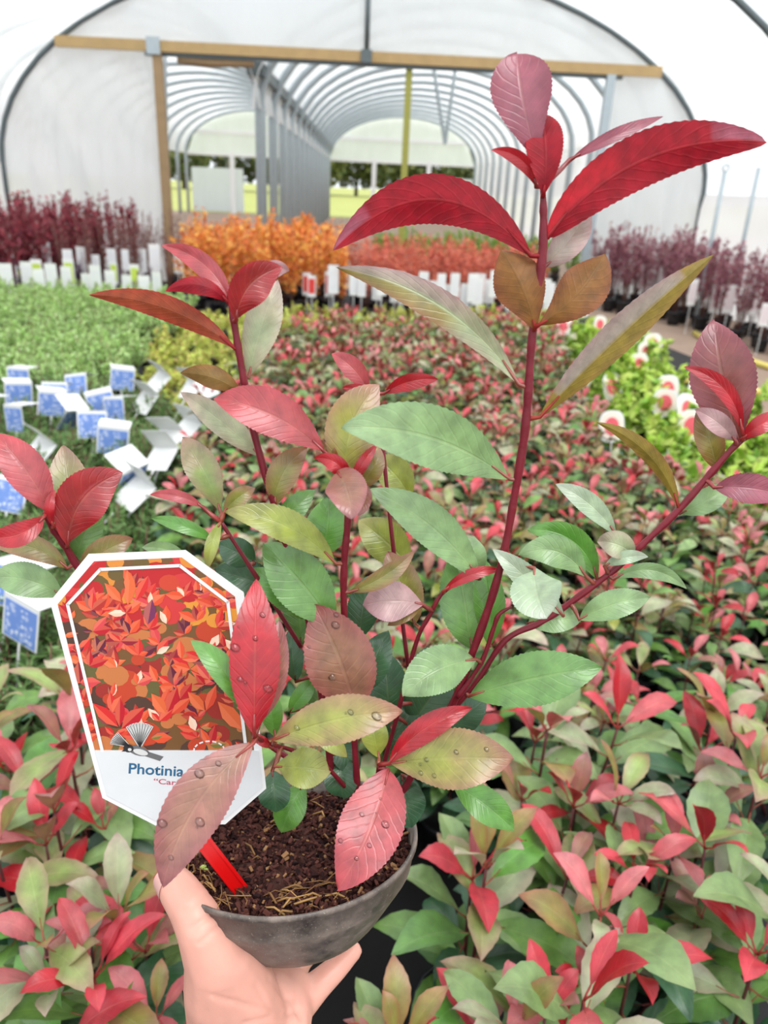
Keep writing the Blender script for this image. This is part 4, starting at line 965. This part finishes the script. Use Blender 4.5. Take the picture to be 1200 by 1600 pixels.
words('“Carr', 240, 1223, 282, 1226, 8, 'inkr', 'lettering')
mb = MB(); b = S(110, 110, 112); dkk = S(50, 48, 50); lt = S(214, 214, 212)   # little ink bird
def blob(cx, cy, rx, ry, a, col, zz, n=14):
    mb.add([tp(cx+rx*math.cos(u*2*PI/n)*math.cos(a)-ry*math.sin(u*2*PI/n)*math.sin(a), cy+rx*math.cos(u*2*PI/n)*math.sin(a)+ry*math.sin(u*2*PI/n)*math.cos(a), zz) for u in range(n)], [tuple(range(n))], col)
blob(217, 1172, 17, 7.5, .25, b, .00082); blob(220, 1174, 12, 4.5, .25, lt, .00084); blob(201, 1168, 8, 6.5, .1, dkk, .00085); blob(203, 1170, 3, 2.5, .1, lt, .00086)
mb.add([tp(x, y, .00083) for x, y in ((196, 1168), (190, 1173), (197, 1173))], [(0, 1, 2)], dkk); mb.add([tp(x, y, .00082) for x, y in ((228, 1172), (256, 1181), (250, 1188), (226, 1180))], [(0, 1, 2, 3)], b)
for i in range(9):
    a = -2.15+i*.14; strip([(219, 1166), (219+36*math.cos(a), 1166+37*math.sin(a))], 4.2, mb, .0008, lt); strip([(219, 1166), (219+36*math.cos(a), 1166+37*math.sin(a))], .9, mb, .00087, dkk)
for i in range(8):
    a = -2.95+i*.1; strip([(203, 1165), (203+30*math.cos(a), 1165+26*math.sin(a))], 3, mb, .0008, lt); strip([(203, 1165), (203+30*math.cos(a), 1165+26*math.sin(a))], .9, mb, .00087, dkk)
tob('bird_drawing', mb, M['print']); mb = MB(); blob(354, 1251, 8, 4, -.3, b, .00082); blob(358, 1250, 3, 2, 0, dkk, .00084)
for i in range(5): a = -1.2+i*.25; strip([(352, 1250), (352+15*math.cos(a), 1250+13*math.sin(a))], .9, mb, .00087, dkk)
tob('bird_drawing', mb, M['print'])
e = pt((0, 0, -.012)).z; E1 = on(405, 1418, 2, e-.004)
def sk(x, y, k): return tp(300, 1290).lerp(E1, k)
mb = MB(); A0 = tp(292, 1284, -.001); B0 = E1-Vector((0, 0, .006)); dirn = (B0-A0).normalized(); sd = dirn.cross(CP-A0).normalized(); nn = sd.cross(dirn)
Mx = Matrix((sd, nn, dirn)).transposed(); mb.box((A0+B0)/2, (.0095, .0012, (B0-A0).length), (.5,)*3, Mx); mb.box((A0+B0)/2+sd*.0036+nn*.0008, (.0016, .0022, (B0-A0).length), (.5,)*3, Mx); mb.box((A0+B0)/2-sd*.0036+nn*.0008, (.0016, .0022, (B0-A0).length), (.5,)*3, Mx)
tag(tob('stake', mb, M['red']), 'bright red stake')

# ---------------------------------------------------------------- hand
CH = [  # chains: (x, y, z, radius)
 [(398, 1730, .512, .0295), (395, 1690, .505, .0285), (392, 1620, .50, .0285)],
 [(349, 1725, .512, .0255), (348, 1680, .505, .025), (350, 1610, .50, .0235)],
 [(438, 1725, .512, .0255), (436, 1680, .508, .025), (432, 1615, .507, .024)],
 [(350, 1610, .50, .0235), (345, 1545, .478, .0235), (340, 1500, .466, .0205)],     # ball of thumb
 [(392, 1620, .50, .0285), (375, 1550, .482, .024), (352, 1505, .468, .0195)],
 [(340, 1500, .466, .0205), (316, 1452, .458, .0155), (298, 1418, .460, .0135), (280, 1392, .468, .0125), (268, 1374, .478, .0105)],
 [(432, 1615, .507, .024), (440, 1570, .52, .019), (452, 1545, .535, .0155)],      # heel and little-finger side
 [(392, 1620, .50, .0285), (410, 1560, .515, .021), (415, 1532, .54, .016)],
 [(440, 1590, .515, .021), (462, 1572, .53, .0135), (496, 1540, .545, .0105), (526, 1512, .552, .0088), (551, 1486, .556, .0072)],
 [(430, 1555, .54, .015), (470, 1500, .60, .0098), (520, 1440, .63, .0092), (548, 1405, .635, .008)],
 [(415, 1545, .54, .015), (430, 1480, .61, .01), (470, 1400, .65, .0095), (500, 1360, .655, .0082)],
 [(400, 1550, .53, .015), (370, 1480, .59, .01), (385, 1400, .64, .0092), (400, 1350, .65, .008)],
]
hm = MB()
def ball(c, r, n=12):
    V = []; 
    for i in range(n//2+1):
        th = PI*i/(n//2)
        for j in range(n): V.append(c+Vector((math.sin(th)*math.cos(2*PI*j/n), math.sin(th)*math.sin(2*PI*j/n), math.cos(th)))*r)
    hm.add(V, [(i*n+j, (i+1)*n+j, (i+1)*n+(j+1) % n, i*n+(j+1) % n) for i in range(n//2) for j in range(n)])
for ch in CH:
    Q = [(at(x, y, z), r) for x, y, z, r in ch]
    for i in range(len(Q)-1):
        (a, ra), (b, rb) = Q[i], Q[i+1]; n = max(2, int((b-a).length/.004))
        for s in range(n+1):
            k = s/n; ball(a.lerp(b, k), ra+(rb-ra)*k)
HC = at(400, 1690, .505)
hand = obj('hand', hm.mesh('hand', M['skin'])); 
md = hand.modifiers.new('r', 'REMESH'); md.mode = 'VOXEL'; md.voxel_size = .002; md.use_smooth_shade = True
sm = hand.modifiers.new('s', 'SMOOTH'); sm.iterations = 7; sm.factor = .5
bpy.context.view_layer.update()
nm = bpy.data.meshes.new_from_object(hand.evaluated_get(bpy.context.evaluated_depsgraph_get()))
hand.modifiers.clear()
# creases across the thumb base
for v in nm.vertices:
    x, y, z_ = pix(v.co); d_ = 0
    for (x0, y0, x1, y1, dp, wd) in ((300, 1450, 345, 1420, .0012, 3.5), (312, 1474, 355, 1436, .001, 3.5), (286, 1425, 325, 1398, .0007, 3.5), (420, 1528, 446, 1560, .0009, 4), (330, 1556, 440, 1585, .0009, 3.5), (470, 1590, 455, 1560, .0014, 4), (380, 1600, 470, 1578, .0009, 3.5), (400, 1540, 425, 1585, .0009, 3.5)):
        L2 = (x1-x0)**2+(y1-y0)**2; t = max(0, min(1, ((x-x0)*(x1-x0)+(y-y0)*(y1-y0))/L2)); q = math.hypot(x-x0-t*(x1-x0), y-y0-t*(y1-y0)); d_ += dp*math.exp(-(q/wd)**2)
    v.co -= v.normal*d_
nm.materials.clear(); nm.materials.append(M['skin']); nm.polygons.foreach_set('use_smooth', [True]*len(nm.polygons)); hand.data = nm
tag(hand, 'bare left hand holding the pot from below, thumb at its rim', 'hand')
tc_ = at(263, 1372, .470); mb = MB()
dt = (at(268, 1374, .478)-at(280, 1392, .468)).normalized(); nv = ((at(268, 1374, .478)-PT0).normalized()+(CP-tc_).normalized()*.3); nv = (nv-dt*nv.dot(dt)).normalized(); sv = nv.cross(dt)
cN = at(272, 1380, .474)
V = []; 
for i in range(9):
    for j in range(9):
        u, v_ = (i/8-.5)*2, (j/8-.5)*2; a = v_*.75; l = u*.0065
        R_ = .0113*(1-.05*u); V.append(cN+dt*(l*math.sqrt(max(0, 1-.35*v_*v_)))+(nv*math.cos(a)+sv*math.sin(a))*R_)
mb.add(V, [(i*9+j, i*9+j+1, (i+1)*9+j+1, (i+1)*9+j) for i in range(8) for j in range(8)])
o = obj('thumbnail', mb.mesh('thumbnail', M['nail']), hand)
